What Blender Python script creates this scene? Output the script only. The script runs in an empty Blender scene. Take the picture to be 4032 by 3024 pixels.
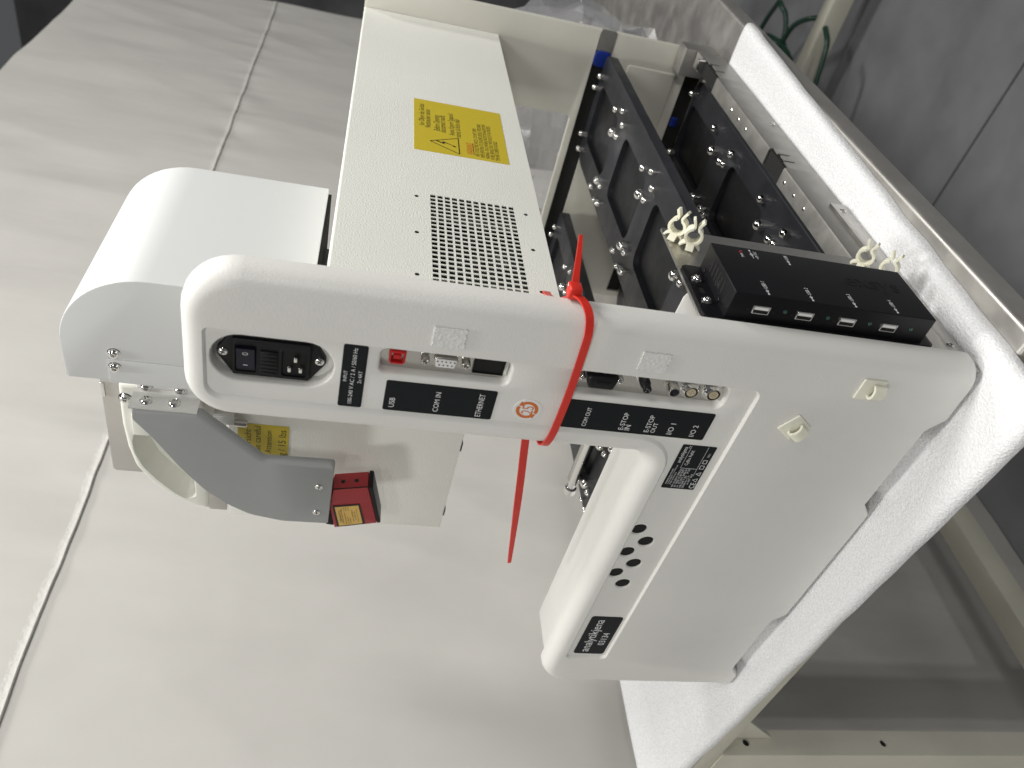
import bpy, bmesh, math, random
from mathutils import Vector, Matrix, noise
from mathutils.geometry import delaunay_2d_cdt
random.seed(7)
sc = bpy.context.scene
COL = sc.collection

# ------------------------------------------------------------------ camera
R0 = Vector((0.7338, 0.6712, 0.1049))      # upright right
R1 = Vector((0.2238, -0.0930, -0.9702))    # upright down
R2 = Vector((-0.6414, 0.7354, -0.2185))    # forward
# the phone was held sideways: picture right = down, picture up = right
cam_d = bpy.data.cameras.new('camera'); cam = bpy.data.objects.new('camera', cam_d); COL.objects.link(cam)
M = Matrix.Identity(4)
f = R2.normalized(); r = (R0 - f*R0.dot(f)).normalized(); d = f.cross(r)
for i in range(3):
    M[i][0] = d[i]; M[i][1] = r[i]; M[i][2] = -f[i]
M[0][3], M[1][3], M[2][3] = 0.26955, -0.37455, 0.43973
cam.matrix_world = M
cam_d.sensor_width = 36; cam_d.lens = 36*3079.2/4032
cam_d.clip_start = 0.02; cam_d.clip_end = 60
cam_d.dof.use_dof = True; cam_d.dof.focus_distance = 0.62; cam_d.dof.aperture_fstop = 9.0
sc.camera = cam

# ------------------------------------------------------------------ world, lamps, exposure
w = bpy.data.worlds.new('World'); sc.world = w; w.use_nodes = True
bg = w.node_tree.nodes['Background']; bg.inputs[0].default_value = (0.95, 0.97, 1.0, 1); bg.inputs[1].default_value = 0.08
def area(name, loc, target, sx, sy, power, col):
    l = bpy.data.lights.new(name, 'AREA'); l.shape = 'RECTANGLE'; l.size = sx; l.size_y = sy
    l.energy = power; l.color = col
    o = bpy.data.objects.new(name, l); COL.objects.link(o); o.location = loc
    o.rotation_euler = (Vector(target)-Vector(loc)).to_track_quat('-Z', 'Y').to_euler()
    return o
TGT = Vector((-0.1, 0.2, 0.2))
area('work_lamp', (0.76, 0.35, 1.66), TGT, 0.30, 0.42, 19.5, (1.0, 0.985, 0.95))
area('top_fill', (-0.05, -0.25, 3.0), (-0.15, -0.1, 0), 0.25, 0.5, 41, (1.0, 0.985, 0.95))  # unseen overhead fill, added to lift the foam top
F1 = Vector((0.86, -1.0, 0.52)).normalized()
area('ceiling_lamp_front', TGT+F1*4.2, TGT, 0.14, 0.3, 17, (1.0, 0.98, 0.94))
F2 = Vector((0.80, -1.0, 0.25)).normalized()
area('ceiling_lamp_far', TGT+F2*5.5, TGT, 0.16, 0.3, 25, (1.0, 0.98, 0.94))
area('front_left_fill', (-0.45, -2.8, 2.0), (-0.3, 0, 0.1), 0.5, 0.5, 21, (1.0, 0.985, 0.95))  # added fill from front left, brightens the panel faces evenly
area('side_fill', (3.0, -1.0, 2.4), (-0.7, 0.1, -0.1), 0.5, 0.8, 14, (1.0, 0.985, 0.95))  # added fill from the right for the lower cloth and cover face
area('rear_fill', (1.7, 2.2, 3.1), (-0.5, 1.1, 0.2), 0.4, 0.8, 52, (1.0, 0.985, 0.95))  # unseen lamp added to lighten the far cloth and the floor
vs = sc.view_settings
vs.view_transform = 'Standard'; vs.look = 'None'; vs.gamma = 1; vs.exposure = 0.0; vs.use_curve_mapping = False

# ------------------------------------------------------------------ materials
MATS = {}
def mat(name, col, rough=0.5, metal=0.0, spec=0.5, bump=None, var=None, alpha=None, sss=0, coat=0, emit=None, aniso=0, trans=0):
    m = bpy.data.materials.new(name); m.use_nodes = True; nt = m.node_tree; N = nt.nodes; L = nt.links
    b = N['Principled BSDF']
    b.inputs['Base Color'].default_value = (*col, 1); b.inputs['Roughness'].default_value = rough
    b.inputs['Metallic'].default_value = metal; b.inputs['Specular IOR Level'].default_value = spec
    if sss:
        b.inputs['Subsurface Weight'].default_value = sss; b.inputs['Subsurface Radius'].default_value = (1, 1, .9); b.inputs['Subsurface Scale'].default_value = 0.004
    if coat: b.inputs['Coat Weight'].default_value = coat
    if trans: b.inputs['Transmission Weight'].default_value = trans
    if emit: b.inputs['Emission Color'].default_value = (*emit[0], 1); b.inputs['Emission Strength'].default_value = emit[1]
    tc = N.new('ShaderNodeTexCoord')
    def tex(kind, scale, stretch=None):
        if stretch:
            mp = N.new('ShaderNodeMapping'); mp.inputs['Scale'].default_value = stretch
            L.new(tc.outputs['Object'], mp.inputs[0]); src = mp.outputs[0]
        else: src = tc.outputs['Object']
        if kind == 'v':
            t = N.new('ShaderNodeTexVoronoi'); t.inputs['Scale'].default_value = scale; L.new(src, t.inputs['Vector']); return t.outputs['Distance']
        t = N.new('ShaderNodeTexNoise'); t.inputs['Scale'].default_value = scale; t.inputs['Detail'].default_value = 4; L.new(src, t.inputs['Vector']); return t.outputs['Fac']
    if bump:
        prev = None
        for (kind, scale, strength, dist, *st) in bump:
            bp = N.new('ShaderNodeBump'); bp.inputs['Strength'].default_value = strength; bp.inputs['Distance'].default_value = dist
            L.new(tex(kind, scale, st[0] if st else None), bp.inputs['Height'])
            if prev: L.new(prev, bp.inputs['Normal'])
            prev = bp.outputs[0]
        L.new(prev, b.inputs['Normal'])
    if var:
        for (target, scale, lo, hi, *st) in var:
            mr = N.new('ShaderNodeMapRange'); mr.inputs['From Min'].default_value = .3; mr.inputs['From Max'].default_value = .7
            L.new(tex('n', scale, st[0] if st else None), mr.inputs['Value'])
            if target == 'rough':
                mr.inputs['To Min'].default_value = lo; mr.inputs['To Max'].default_value = hi
                L.new(mr.outputs[0], b.inputs['Roughness'])
            else:
                mx = N.new('ShaderNodeMix'); mx.data_type = 'RGBA'
                mx.inputs[6].default_value = (*[c*lo for c in col], 1); mx.inputs[7].default_value = (*[min(1, c*hi) for c in col], 1)
                L.new(mr.outputs[0], mx.inputs[0]); L.new(mx.outputs[2], b.inputs['Base Color'])
    MATS[name] = m; return m
mat('panel_paint', (.75, .745, .71), .42, bump=[('n', 900, .25, .0006)], var=[('col', 9, .965, 1.02)])
mat('cream_paint', (.77, .77, .715), .5, bump=[('n', 700, .55, .0010)], var=[('col', 7, .97, 1.02)])
mat('hood_paint', (.63, .64, .635), .5, bump=[('n', 1500, .12, .0004)])
mat('bracket_paint', (.78, .78, .75), .4, bump=[('n', 1500, .1, .0003)])
mat('handle_plastic', (.76, .76, .69), .38, bump=[('n', 1200, .12, .0004)], var=[('col', 14, .96, 1.02)])
mat('grey_paint', (.30, .31, .31), .45, bump=[('n', 1600, .15, .0003)], var=[('col', 12, .95, 1.04)])
mat('beige_metal', (.47, .45, .42), .45, metal=.3, bump=[('n', 900, .12, .0003)], var=[('col', 10, .93, 1.05)])
mat('far_paint', (.58, .567, .505), .55, bump=[('n', 800, .2, .0005)], var=[('col', 6, .88, 1.05)])
mat('label_black', (.006, .008, .010), .5, spec=.22, bump=[('n', 2500, .1, .0002)])
mat('label_yellow', (.55, .43, .030), .5, var=[('col', 800, .95, 1.05)])
mat('label_amber', (.62, .40, .10), .45)
mat('print_black', (.012, .011, .01), .6)
mat('print_white', (.75, .76, .76), .6)
mat('print_red', (.5, .05, .02), .6)
mat('print_orange', (.62, .16, .03), .55)
mat('sticker_white', (.78, .775, .76), .4)
mat('black_plastic', (.007, .007, .008), .45, spec=.3, bump=[('n', 1800, .15, .0003)])
mat('black_satin', (.006, .006, .0075), .40, spec=.22, bump=[('n', 2200, .18, .0003)])
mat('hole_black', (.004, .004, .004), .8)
mat('navy_plastic', (.008, .009, .020), .4, spec=.3)
mat('deck_black', (.017, .018, .022), .42, spec=.4, bump=[('n', 60, .05, .003), ('n', 1500, .1, .0003)], var=[('rough', 25, .34, .55), ('col', 18, .85, 1.25)])
mat('deck_pocket', (.009, .0095, .011), .5, spec=.3, bump=[('n', 50, .05, .003)], var=[('rough', 30, .38, .6)])
mat('chrome', (.86, .85, .83), .07, 1.0)
mat('nickel', (.62, .61, .58), .24, 1.0, bump=[('n', 800, .1, .0003)])
mat('steel_plate', (.52, .505, .48), .34, 1.0, bump=[('n', 260, .15, .0004, (1, 1, 14))], var=[('rough', 90, .26, .46, (1, 1, 10))])
mat('steel_rail', (.33, .32, .30), .42, .75, bump=[('n', 500, .18, .0004)], var=[('rough', 60, .36, .52)])
mat('table_steel', (.45, .435, .41), .33, .8, bump=[('n', 12, .05, .002), ('n', 700, .12, .0003, (8, 1, 1))], var=[('rough', 30, .34, .52), ('col', 16, .82, 1.1)])
mat('frame_cream', (.60, .585, .49), .5, bump=[('n', 300, .15, .0006)], var=[('col', 9, .9, 1.05)])
mat('red_usb', (.55, .012, .012), .3)
mat('red_tie', (.62, .030, .018), .32, spec=.5, sss=.15, bump=[('n', 900, .12, .0003)])
mat('red_sensor', (.30, .017, .022), .42, bump=[('n', 1500, .15, .0003)])
mat('blue_plastic', (.006, .024, .20), .45, spec=.3)
mat('natural_nylon', (.80, .78, .62), .32, sss=.35)
mat('hook_nylon', (.80, .79, .66), .35, sss=.3)
mat('velcro', (.74, .74, .72), .9, bump=[('n', 420, .35, .0015)], var=[('col', 260, .96, 1.05)])
mat('insert_beige', (.55, .47, .33), .5)
mat('glass_led', (.02, .07, .05), .15, spec=.8)
mat('led_red', (.20, .01, .02), .2)
mat('foam', (.74, .745, .755), .42, spec=.6, sss=.25, bump=[('v', 520, .45, .0013), ('n', 1500, .55, .0009), ('n', 14, .12, .01)], var=[('rough', 500, .10, .55), ('col', 420, .96, 1.04)])
mat('cloth', (.55, .537, .51), .9, spec=.12, bump=[('n', 4, .35, .03, (1, 1.0, .3)), ('n', 14, .12, .008, (1, 1.0, .6)), ('n', 1200, .22, .0005)], var=[('col', 5, .97, 1.02)])
mat('cloth_seam', (.54, .53, .503), .9, spec=.1, bump=[('n', 120, .6, .004), ('n', 1100, .25, .0006)])
mat('floor_concrete', (.22, .226, .234), .55, bump=[('n', 90, .12, .002)], var=[('col', 6, .82, 1.12), ('rough', 12, .45, .65)])
mat('floor_joint', (.10, .09, .075), .9)
mat('wall_dark', (.17, .17, .178), .8, var=[('col', 3, .7, 1.3)])
mat('green_wire', (.010, .045, .028), .35)
mat('interior_board', (.035, .05, .04), .5)
mat('interior_metal', (.5, .5, .5), .35, 1.0)
# thin clear film for the bag
m = bpy.data.materials.new('clear_film'); m.use_nodes = True; nt = m.node_tree; nt.nodes.clear()
o_ = nt.nodes.new('ShaderNodeOutputMaterial'); tr = nt.nodes.new('ShaderNodeBsdfTransparent'); tr.inputs[0].default_value = (.90, .91, .92, 1)
gl = nt.nodes.new('ShaderNodeBsdfGlossy'); gl.inputs['Roughness'].default_value = .07; gl.inputs['Color'].default_value = (.95, .95, .97, 1)
df = nt.nodes.new('ShaderNodeBsdfDiffuse'); df.inputs[0].default_value = (.7, .7, .72, 1)
lw = nt.nodes.new('ShaderNodeLayerWeight'); lw.inputs[0].default_value = .45
m1 = nt.nodes.new('ShaderNodeMixShader'); m2 = nt.nodes.new('ShaderNodeMixShader'); m2.inputs[0].default_value = .15
nt.links.new(lw.outputs['Facing'], m1.inputs[0]); nt.links.new(tr.outputs[0], m1.inputs[1]); nt.links.new(gl.outputs[0], m1.inputs[2])
nt.links.new(m1.outputs[0], m2.inputs[1]); nt.links.new(df.outputs[0], m2.inputs[2]); nt.links.new(m2.outputs[0], o_.inputs[0])
MATS['clear_film'] = m

# ------------------------------------------------------------------ mesh helpers
class MB:
    def __init__(s): s.v = []; s.f = []; s.mi = []
    def add(s, vs, fs, mi=0):
        b = len(s.v); s.v += [tuple(p) for p in vs]
        for q in fs: s.f.append(tuple(b+i for i in q)); s.mi.append(mi)
    def build(s, name, mats, parent=None, smooth=35, recalc=True):
        me = bpy.data.meshes.new(name); me.from_pydata(s.v, [], s.f)
        if isinstance(mats, str): mats = [mats]
        for k in mats: me.materials.append(MATS[k])
        me.polygons.foreach_set('material_index', s.mi)
        if recalc:
            bm = bmesh.new(); bm.from_mesh(me); bmesh.ops.remove_doubles(bm, verts=bm.verts, dist=1e-6); bmesh.ops.recalc_face_normals(bm, faces=bm.faces); bm.to_mesh(me); bm.free()
        if smooth:
            me.polygons.foreach_set('use_smooth', [True]*len(me.polygons)); me.set_sharp_from_angle(angle=math.radians(smooth))
        me.update()
        o = bpy.data.objects.new(name, me); COL.objects.link(o)
        if parent: o.parent = parent
        return o
def tag(o, label=None, cat=None, group=None, kind=None):
    if label: o['label'] = label
    if cat: o['category'] = cat
    if group: o['group'] = group
    if kind: o['kind'] = kind
    return o
def empty(name, loc=(0, 0, 0)):
    o = bpy.data.objects.new(name, None); COL.objects.link(o); o.location = loc; o.empty_display_size = .05; return o
def dup(o, parent=None, M=None):
    c = o.copy(); COL.objects.link(c); c.parent = parent
    if M is not None: c.matrix_local = M
    for ch in o.children: dup(ch, c)
    return c
XZ = lambda a, b, d: (a, d, b)       # faces -Y, depth +Y
YZ = lambda a, b, d: (-d, a, b)      # caller adds x offset through d
def rpoly(pts, seg=6):
    """pts: (x, y, r) -> rounded polygon"""
    out = []; n = len(pts); T_ = []; G = []
    for i in range(n):
        p = Vector(pts[i][:2]); d1 = Vector(pts[i-1][:2])-p; d2 = Vector(pts[(i+1) % n][:2])-p; l1, l2 = d1.length, d2.length
        d1.normalize(); d2.normalize(); ang = d1.angle(d2) if l1 > 1e-9 and l2 > 1e-9 else math.pi
        T_.append(0 if (pts[i][2] < 1e-6 or abs(ang-math.pi) < 1e-3) else pts[i][2]/math.tan(ang/2)); G.append((p, d1, d2, l1, l2, ang))
    for i in range(n):
        p, d1, d2, l1, l2, ang = G[i]; t = T_[i]
        if t < 1e-8: out += [tuple(p)]*(seg+1); continue
        for (l, o_) in ((l1, T_[i-1]), (l2, T_[(i+1) % n])):
            if T_[i]+o_ > l*.998: t = min(t, l*.998*T_[i]/(T_[i]+o_))
        rr = t*math.tan(ang/2)
        c = p + (d1+d2).normalized()*(rr/math.sin(ang/2))
        s = p+d1*t-c; e = p+d2*t-c
        a0 = math.atan2(s.y, s.x); a1 = math.atan2(e.y, e.x); da = (a1-a0+math.pi) % (2*math.pi)-math.pi
        for k in range(seg+1):
            th = a0+da*k/seg; out.append((c.x+rr*math.cos(th), c.y+rr*math.sin(th)))
    return out
def rrect(x0, x1, y0, y1, r_=0.0, seg=4): return rpoly([(x1, y0, r_), (x1, y1, r_), (x0, y1, r_), (x0, y0, r_)], seg)
def circ(x, y, r_, n=20): return [(x+r_*math.cos(2*math.pi*k/n), y+r_*math.sin(2*math.pi*k/n)) for k in range(n)]
def inset(pts, ds):
    """pts CCW (x,y,r), ds per edge i->i+1"""
    n = len(pts); out = []
    if not hasattr(ds, '__len__'): ds = [ds]*n
    for i in range(n):
        p = Vector(pts[i][:2]); a = Vector(pts[i-1][:2]); b = Vector(pts[(i+1) % n][:2])
        e1 = (p-a).normalized(); e2 = (b-p).normalized(); n1 = Vector((-e1.y, e1.x)); n2 = Vector((-e2.y, e2.x)); d1 = ds[i-1]; d2 = ds[i]
        cr = e1.x*e2.y-e1.y*e2.x
        if abs(cr) < 1e-6: q = p+n1*d1
        else:
            A = a+n1*d1; Bq = p+n2*d2; t = ((Bq.x-A.x)*e2.y-(Bq.y-A.y)*e2.x)/cr; q = A+e1*t
        rr = max(0.0, pts[i][2]-(min(d1, d2) if cr > 0 else -min(d1, d2))) if pts[i][2] > 0 else 0
        out.append((q.x, q.y, max(rr, .0004) if pts[i][2] > 0 else 0))
    return out
def inside(p, ring):
    x, y = p; c = False; n = len(ring)
    for i in range(n):
        x1, y1 = ring[i-1]; x2, y2 = ring[i]
        if (y1 > y) != (y2 > y) and x < (x2-x1)*(y-y1)/(y2-y1)+x1: c = not c
    return c
def cap(mb, outer, holes, fmap, d, mi=0):
    def clean(rg):
        o = []
        for p in rg:
            if not o or (abs(p[0]-o[-1][0])+abs(p[1]-o[-1][1])) > 1e-7: o.append(p)
        if (abs(o[0][0]-o[-1][0])+abs(o[0][1]-o[-1][1])) < 1e-7: o.pop()
        return o
    rs = [clean(outer)]+[clean(h) for h in holes]; V = []; E = []
    for rg in rs:
        b = len(V); V += [Vector(p) for p in rg]; E += [(b+i, b+(i+1) % len(rg)) for i in range(len(rg))]
    res = delaunay_2d_cdt(V, E, [], 0, 1e-8)
    tv, tf = res[0], res[2]; keep = []
    for t in tf:
        c = (sum(tv[i].x for i in t)/3, sum(tv[i].y for i in t)/3)
        if inside(c, rs[0]) and not any(inside(c, h) for h in rs[1:]): keep.append(t)
    mb.add([fmap(p.x, p.y, d) for p in tv], keep, mi)
def wall(mb, r1, d1, r2, d2, fmap, mi=0):
    n = len(r1); V = [fmap(*p, d1) for p in r1]+[fmap(*p, d2) for p in r2]
    mb.add(V, [(i, (i+1) % n, n+(i+1) % n, n+i) for i in range(n)], mi)
def prism(mb, pts, fmap, d0, d1, bev=0.0, seg=5, mi=0, holes=(), back=True, bseg=3):
    """rounded polygon solid, front at d0 with a rounded edge of radius bev; holes: (ring, depth, mi_floor or None for through)"""
    outer = rpoly(pts, seg); front = outer; dd = d0
    if bev:
        prev = None
        for k in range(bseg+1):
            t = math.pi/2*k/bseg; rg = rpoly(inset(pts, bev*(1-math.sin(t))), seg); dk = d0+bev*(1-math.cos(t))
            if prev: wall(mb, prev[0], prev[1], rg, dk, fmap, mi)
            else: front = rg
            prev = (rg, dk)
        dd = prev[1]; outer = prev[0]
    cap(mb, front, [h[0] for h in holes], fmap, d0, mi)
    wall(mb, outer, dd, outer, d1, fmap, mi)
    thr = []
    for (rg, dep, fm) in holes:
        if fm is None: wall(mb, rg, d0, rg, d1, fmap, mi); thr.append(rg)
        else: wall(mb, rg, d0, rg, d0+dep, fmap, mi); cap(mb, rg, [], fmap, d0+dep, fm)
    if back: cap(mb, outer, thr, fmap, d1, mi)
def box(mb, x0, x1, y0, y1, z0, z1, bev=0.0, mi=0):
    bm = bmesh.new(); bmesh.ops.create_cube(bm, size=1)
    for v in bm.verts: v.co = Vector(((x0+x1)/2+v.co.x*(x1-x0), (y0+y1)/2+v.co.y*(y1-y0), (z0+z1)/2+v.co.z*(z1-z0)))
    if bev: bmesh.ops.bevel(bm, geom=bm.edges[:], offset=bev, segments=2, profile=.5, affect='EDGES')
    bm.verts.index_update(); mb.add([v.co[:] for v in bm.verts], [[v.index for v in q.verts] for q in bm.faces], mi); bm.free()
def frame_of(n):
    n = Vector(n).normalized(); u = n.orthogonal().normalized(); return u, n.cross(u), n
def lathe(mb, base, axis, prof, n=16, mi=0):
    """prof: list (radius, height) along axis"""
    u, v, a = frame_of(axis); base = Vector(base); V = []; F = []
    for (rr, h) in prof:
        for k in range(n):
            t = 2*math.pi*k/n; V.append(base+a*h+(u*math.cos(t)+v*math.sin(t))*max(rr, 1e-6))
    for j in range(len(prof)-1):
        for k in range(n): F.append((j*n+k, j*n+(k+1) % n, (j+1)*n+(k+1) % n, (j+1)*n+k))
    F.append(tuple(range(n))[::-1]); F.append(tuple((len(prof)-1)*n+k for k in range(n)))
    mb.add(V, F, mi)
def smoothpath(P, k=6):
    P = [Vector(p) for p in P]; out = []
    for i in range(len(P)-1):
        p0 = P[max(i-1, 0)]; p1 = P[i]; p2 = P[i+1]; p3 = P[min(i+2, len(P)-1)]
        for j in range(k):
            t = j/k; out.append(.5*((2*p1)+(p2-p0)*t+(2*p0-5*p1+4*p2-p3)*t*t+(3*p1-p0-3*p2+p3)*t**3))
    out.append(P[-1]); return out
def strip(mb, path, wdir, wid, thick, mi=0, nrm=None):
    """flat band along path; wdir = width direction (vector or list), wid scalar or list"""
    n = len(path); V = []; F = []
    for i, p in enumerate(path):
        t = (path[min(i+1, n-1)]-path[max(i-1, 0)]).normalized()
        wv = (wdir[i] if isinstance(wdir, list) else Vector(wdir)).copy(); wv = (wv-t*wv.dot(t)).normalized(); nn = t.cross(wv)
        ww = wid[i] if isinstance(wid, list) else wid
        for (a, b) in ((-1, -1), (1, -1), (1, 1), (-1, 1)): V.append(p+wv*ww/2*a+nn*thick/2*b)
    for i in range(n-1):
        for k in range(4): F.append((4*i+k, 4*i+(k+1) % 4, 4*i+4+(k+1) % 4, 4*i+4+k))
    F += [(0, 1, 2, 3), (4*n-4, 4*n-3, 4*n-2, 4*n-1)]; mb.add(V, F, mi)
def tube(mb, path, rad, n=8, mi=0):
    V = []; F = []; m_ = len(path); up = None
    for i, p in enumerate(path):
        t = (path[min(i+1, m_-1)]-path[max(i-1, 0)]).normalized()
        if up is None: up = t.orthogonal().normalized()
        up = (up-t*up.dot(t)).normalized(); v = t.cross(up); rr = rad[i] if isinstance(rad, list) else rad
        for k in range(n): a = 2*math.pi*k/n; V.append(p+(up*math.cos(a)+v*math.sin(a))*rr)
    for i in range(m_-1):
        for k in range(n): F.append((i*n+k, i*n+(k+1) % n, (i+1)*n+(k+1) % n, (i+1)*n+k))
    F += [tuple(range(n)), tuple((m_-1)*n+k for k in range(n))]; mb.add(V, F, mi)
def frameM(origin, ux, uy):
    ux = Vector(ux).normalized(); uy = Vector(uy).normalized(); uz = ux.cross(uy); m_ = Matrix.Identity(4)
    for i in range(3): m_[i][0] = ux[i]; m_[i][1] = uy[i]; m_[i][2] = uz[i]; m_[i][3] = origin[i]
    return m_
PF = ((1, 0, 0), (0, 0, 1))     # text on -Y faces
BF = ((0, 1, 0), (0, 0, 1))     # text on +X faces
def lettering(lines, parent, axes, material, name='lettering', extrude=.00006):
    if 1 < len(lines) <= 8: return [lettering([l], parent, axes, material, name, extrude) for l in lines][0]
    """lines: (text, world point, width, align, [height factor]) joined into one print mesh"""
    V = []; Fc = []
    for ln in lines:
        s, pt, wid, al = ln[:4]; hf = ln[4] if len(ln) > 4 else 1.0
        cu = bpy.data.curves.new('t', 'FONT'); cu.body = s; cu.size = 1; cu.resolution_u = 3; cu.align_x = 'LEFT'; cu.align_y = 'BOTTOM_BASELINE'
        ob = bpy.data.objects.new('t', cu); COL.objects.link(ob); bpy.context.view_layer.update()
        me = ob.to_mesh(); xs = [v.co.x for v in me.vertices]; ys = [v.co.y for v in me.vertices]
        k = wid/(max(xs)-min(xs)); x0 = min(xs); cy = .35
        ox = {'L': 0, 'C': -wid/2, 'R': -wid}[al]; Mx = frameM(pt, *axes); b = len(V)
        for v in me.vertices: V.append(Mx @ Vector(((v.co.x-x0)*k+ox, (v.co.y-cy)*k*hf, extrude)))
        for q in me.polygons: Fc.append(tuple(b+i for i in q.vertices))
        ob.to_mesh_clear(); bpy.data.objects.remove(ob); bpy.data.curves.remove(cu)
    me = bpy.data.meshes.new(name); me.from_pydata([v[:] for v in V], [], Fc); me.materials.append(MATS[material])
    o = bpy.data.objects.new(name, me); COL.objects.link(o); o.parent = parent
    if len(lines) > 1: o['kind'] = 'stuff'
    return o
def screw(parent, loc, axis, rad, mat_='chrome', kind='dome', name='screw'):
    mb = MB()
    if kind == 'dome':
        lathe(mb, loc, axis, [(rad*1.15, -.0004), (rad*1.15, .0002), (rad, .0005), (rad*.93, rad*.35), (rad*.75, rad*.58), (rad*.42, rad*.68), (rad*.38, rad*.40), (0.0, rad*.38)], 20)
        o = mb.build(name, mat_, parent)
    else:
        lathe(mb, loc, axis, [(rad, -.0003), (rad, rad*.16), (rad*.86, rad*.28), (rad*.5, rad*.34), (0, rad*.35)], 20)
        u, v, a = frame_of(axis); c = Vector(loc)+a*(rad*.37)
        an = random.random(); uu = u*math.cos(an)+v*math.sin(an); vv = a.cross(uu)
        for (p, q) in ((uu, vv), (vv, uu)):
            V = [c+p*rad*.55+q*rad*.12, c+p*rad*.55-q*rad*.12, c-p*rad*.55-q*rad*.12, c-p*rad*.55+q*rad*.12]
            b = len(mb.v); mb.add(V+[x-a*rad*.2 for x in V], [(0, 1, 2, 3), (0, 1, 5, 4), (1, 2, 6, 5), (2, 3, 7, 6), (3, 0, 4, 7)], 1)
        o = mb.build(name, [mat_, 'hole_black'], parent, recalc=False)
    return o

# ================================================================== SETTING
FLOOR = -0.93; CLX = -0.76
fl = MB(); fl.add([(-6, -6, FLOOR-.006), (6, -6, FLOOR-.006), (6, 8, FLOOR-.006), (-6, 8, FLOOR-.006)], [(0, 1, 2, 3)])
floor = tag(fl.build('floor', 'floor_joint', smooth=0, recalc=False), kind='structure')
for (y0, y1) in ((-6, 1.226), (1.234, 8)):
    for (x0, x1) in ((-6, 6),):
        s = MB(); box(s, x0, x1, y0, y1, FLOOR-.03, FLOOR, .002); s.build('slab', 'floor_concrete', floor, smooth=0)
wl = MB(); wl.add([(-6, 6.5, FLOOR), (6, 6.5, FLOOR), (6, 6.5, 3.2), (-6, 6.5, 3.2)], [(0, 1, 2, 3)])
tag(wl.build('back_wall', 'wall_dark', smooth=0, recalc=False), kind='structure')
wl = MB(); wl.add([(-3.2, -6, FLOOR), (-3.2, 8, FLOOR), (-3.2, 8, 3.2), (-3.2, -6, 3.2)], [(0, 1, 2, 3)])
tag(wl.build('side_wall', 'wall_dark', smooth=0, recalc=False), kind='structure')

# ---- cloth backdrop
cb = empty('cloth_backdrop', (CLX, 1, FLOOR))
tag(cb, 'pale grey-beige cotton sheet hanging as a backdrop behind the white machine', 'backdrop')
def seamz(y): return .792+.010*max(0, y-1)+.004*noise.noise(Vector((y*4, .3, .9)))
def clothx(y, z):
    a = noise.noise(Vector((y*1.3, z*.8, 3.1)))*.016+noise.noise(Vector((y*3.1+z*.9, z*.9, 7.7)))*.007
    b = noise.noise(Vector((y*7+z*2.2, z*1.4-y, 1.3)))*.0048
    c = noise.noise(Vector((y*15, z*5, 5.3)))*.0012
    sag = .010*math.exp(-((z-.79)/.05)**2)*noise.noise(Vector((y*9, 2, 2)))
    d = z-seamz(y); puck = .0030*math.exp(-abs(d)/.07)*noise.noise(Vector((y*26, d*3, 8.1)))
    cr = -.0105*abs(noise.noise(Vector((y*2.3+z*1.1, z*1.0-y*.5, 11.3))))-.0062*abs(noise.noise(Vector((y*5.1-z*1.6, z*1.8, 21.7))))
    return a+b+c+sag+puck+cr
Y0, Y1, Z0, Z1 = -1.3, 2.84, FLOOR+.004, 1.395
ny, nz = 460, 260; V = []; Fc = []
for i in range(ny+1):
    y = Y0+(Y1-Y0)*i/ny
    for j in range(nz+1):
        z = Z0+(Z1+.02*(1-(y-Y0)/(Y1-Y0))-Z0)*j/nz
        V.append((clothx(y, z), y-1, z-FLOOR))
for i in range(ny):
    for j in range(nz):
        a = i*(nz+1)+j; Fc.append((a, a+nz+1, a+nz+2, a+1))
b = MB(); b.add(V, Fc); sheet = b.build('sheet', 'cloth', cb, smooth=180, recalc=False)
sm = MB(); V = []; Fc = []; n = 420
for i in range(n+1):
    y = Y0+(Y1-Y0)*i/n; z = seamz(y); wob = .5+.5*noise.noise(Vector((y*14, 4, 4))); base = clothx(y, z)
    prof = [(.0000, .009), (.0004, .005), (.0011+.0004*wob, .001), (.0028+.0028*wob, -.0030-.0018*wob), (.0018+.0016*wob, -.0046-.0018*wob), (-.003, -.0012)]
    for (px, pz) in prof: V.append((base+px, y-1, z+pz-FLOOR))
k = len(prof)
for i in range(n):
    for j in range(k-1): a = i*k+j; Fc.append((a, a+1, a+k+1, a+k))
sm.add(V, Fc); sm.build('seam', 'cloth_seam', cb, smooth=60, recalc=False)

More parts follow.
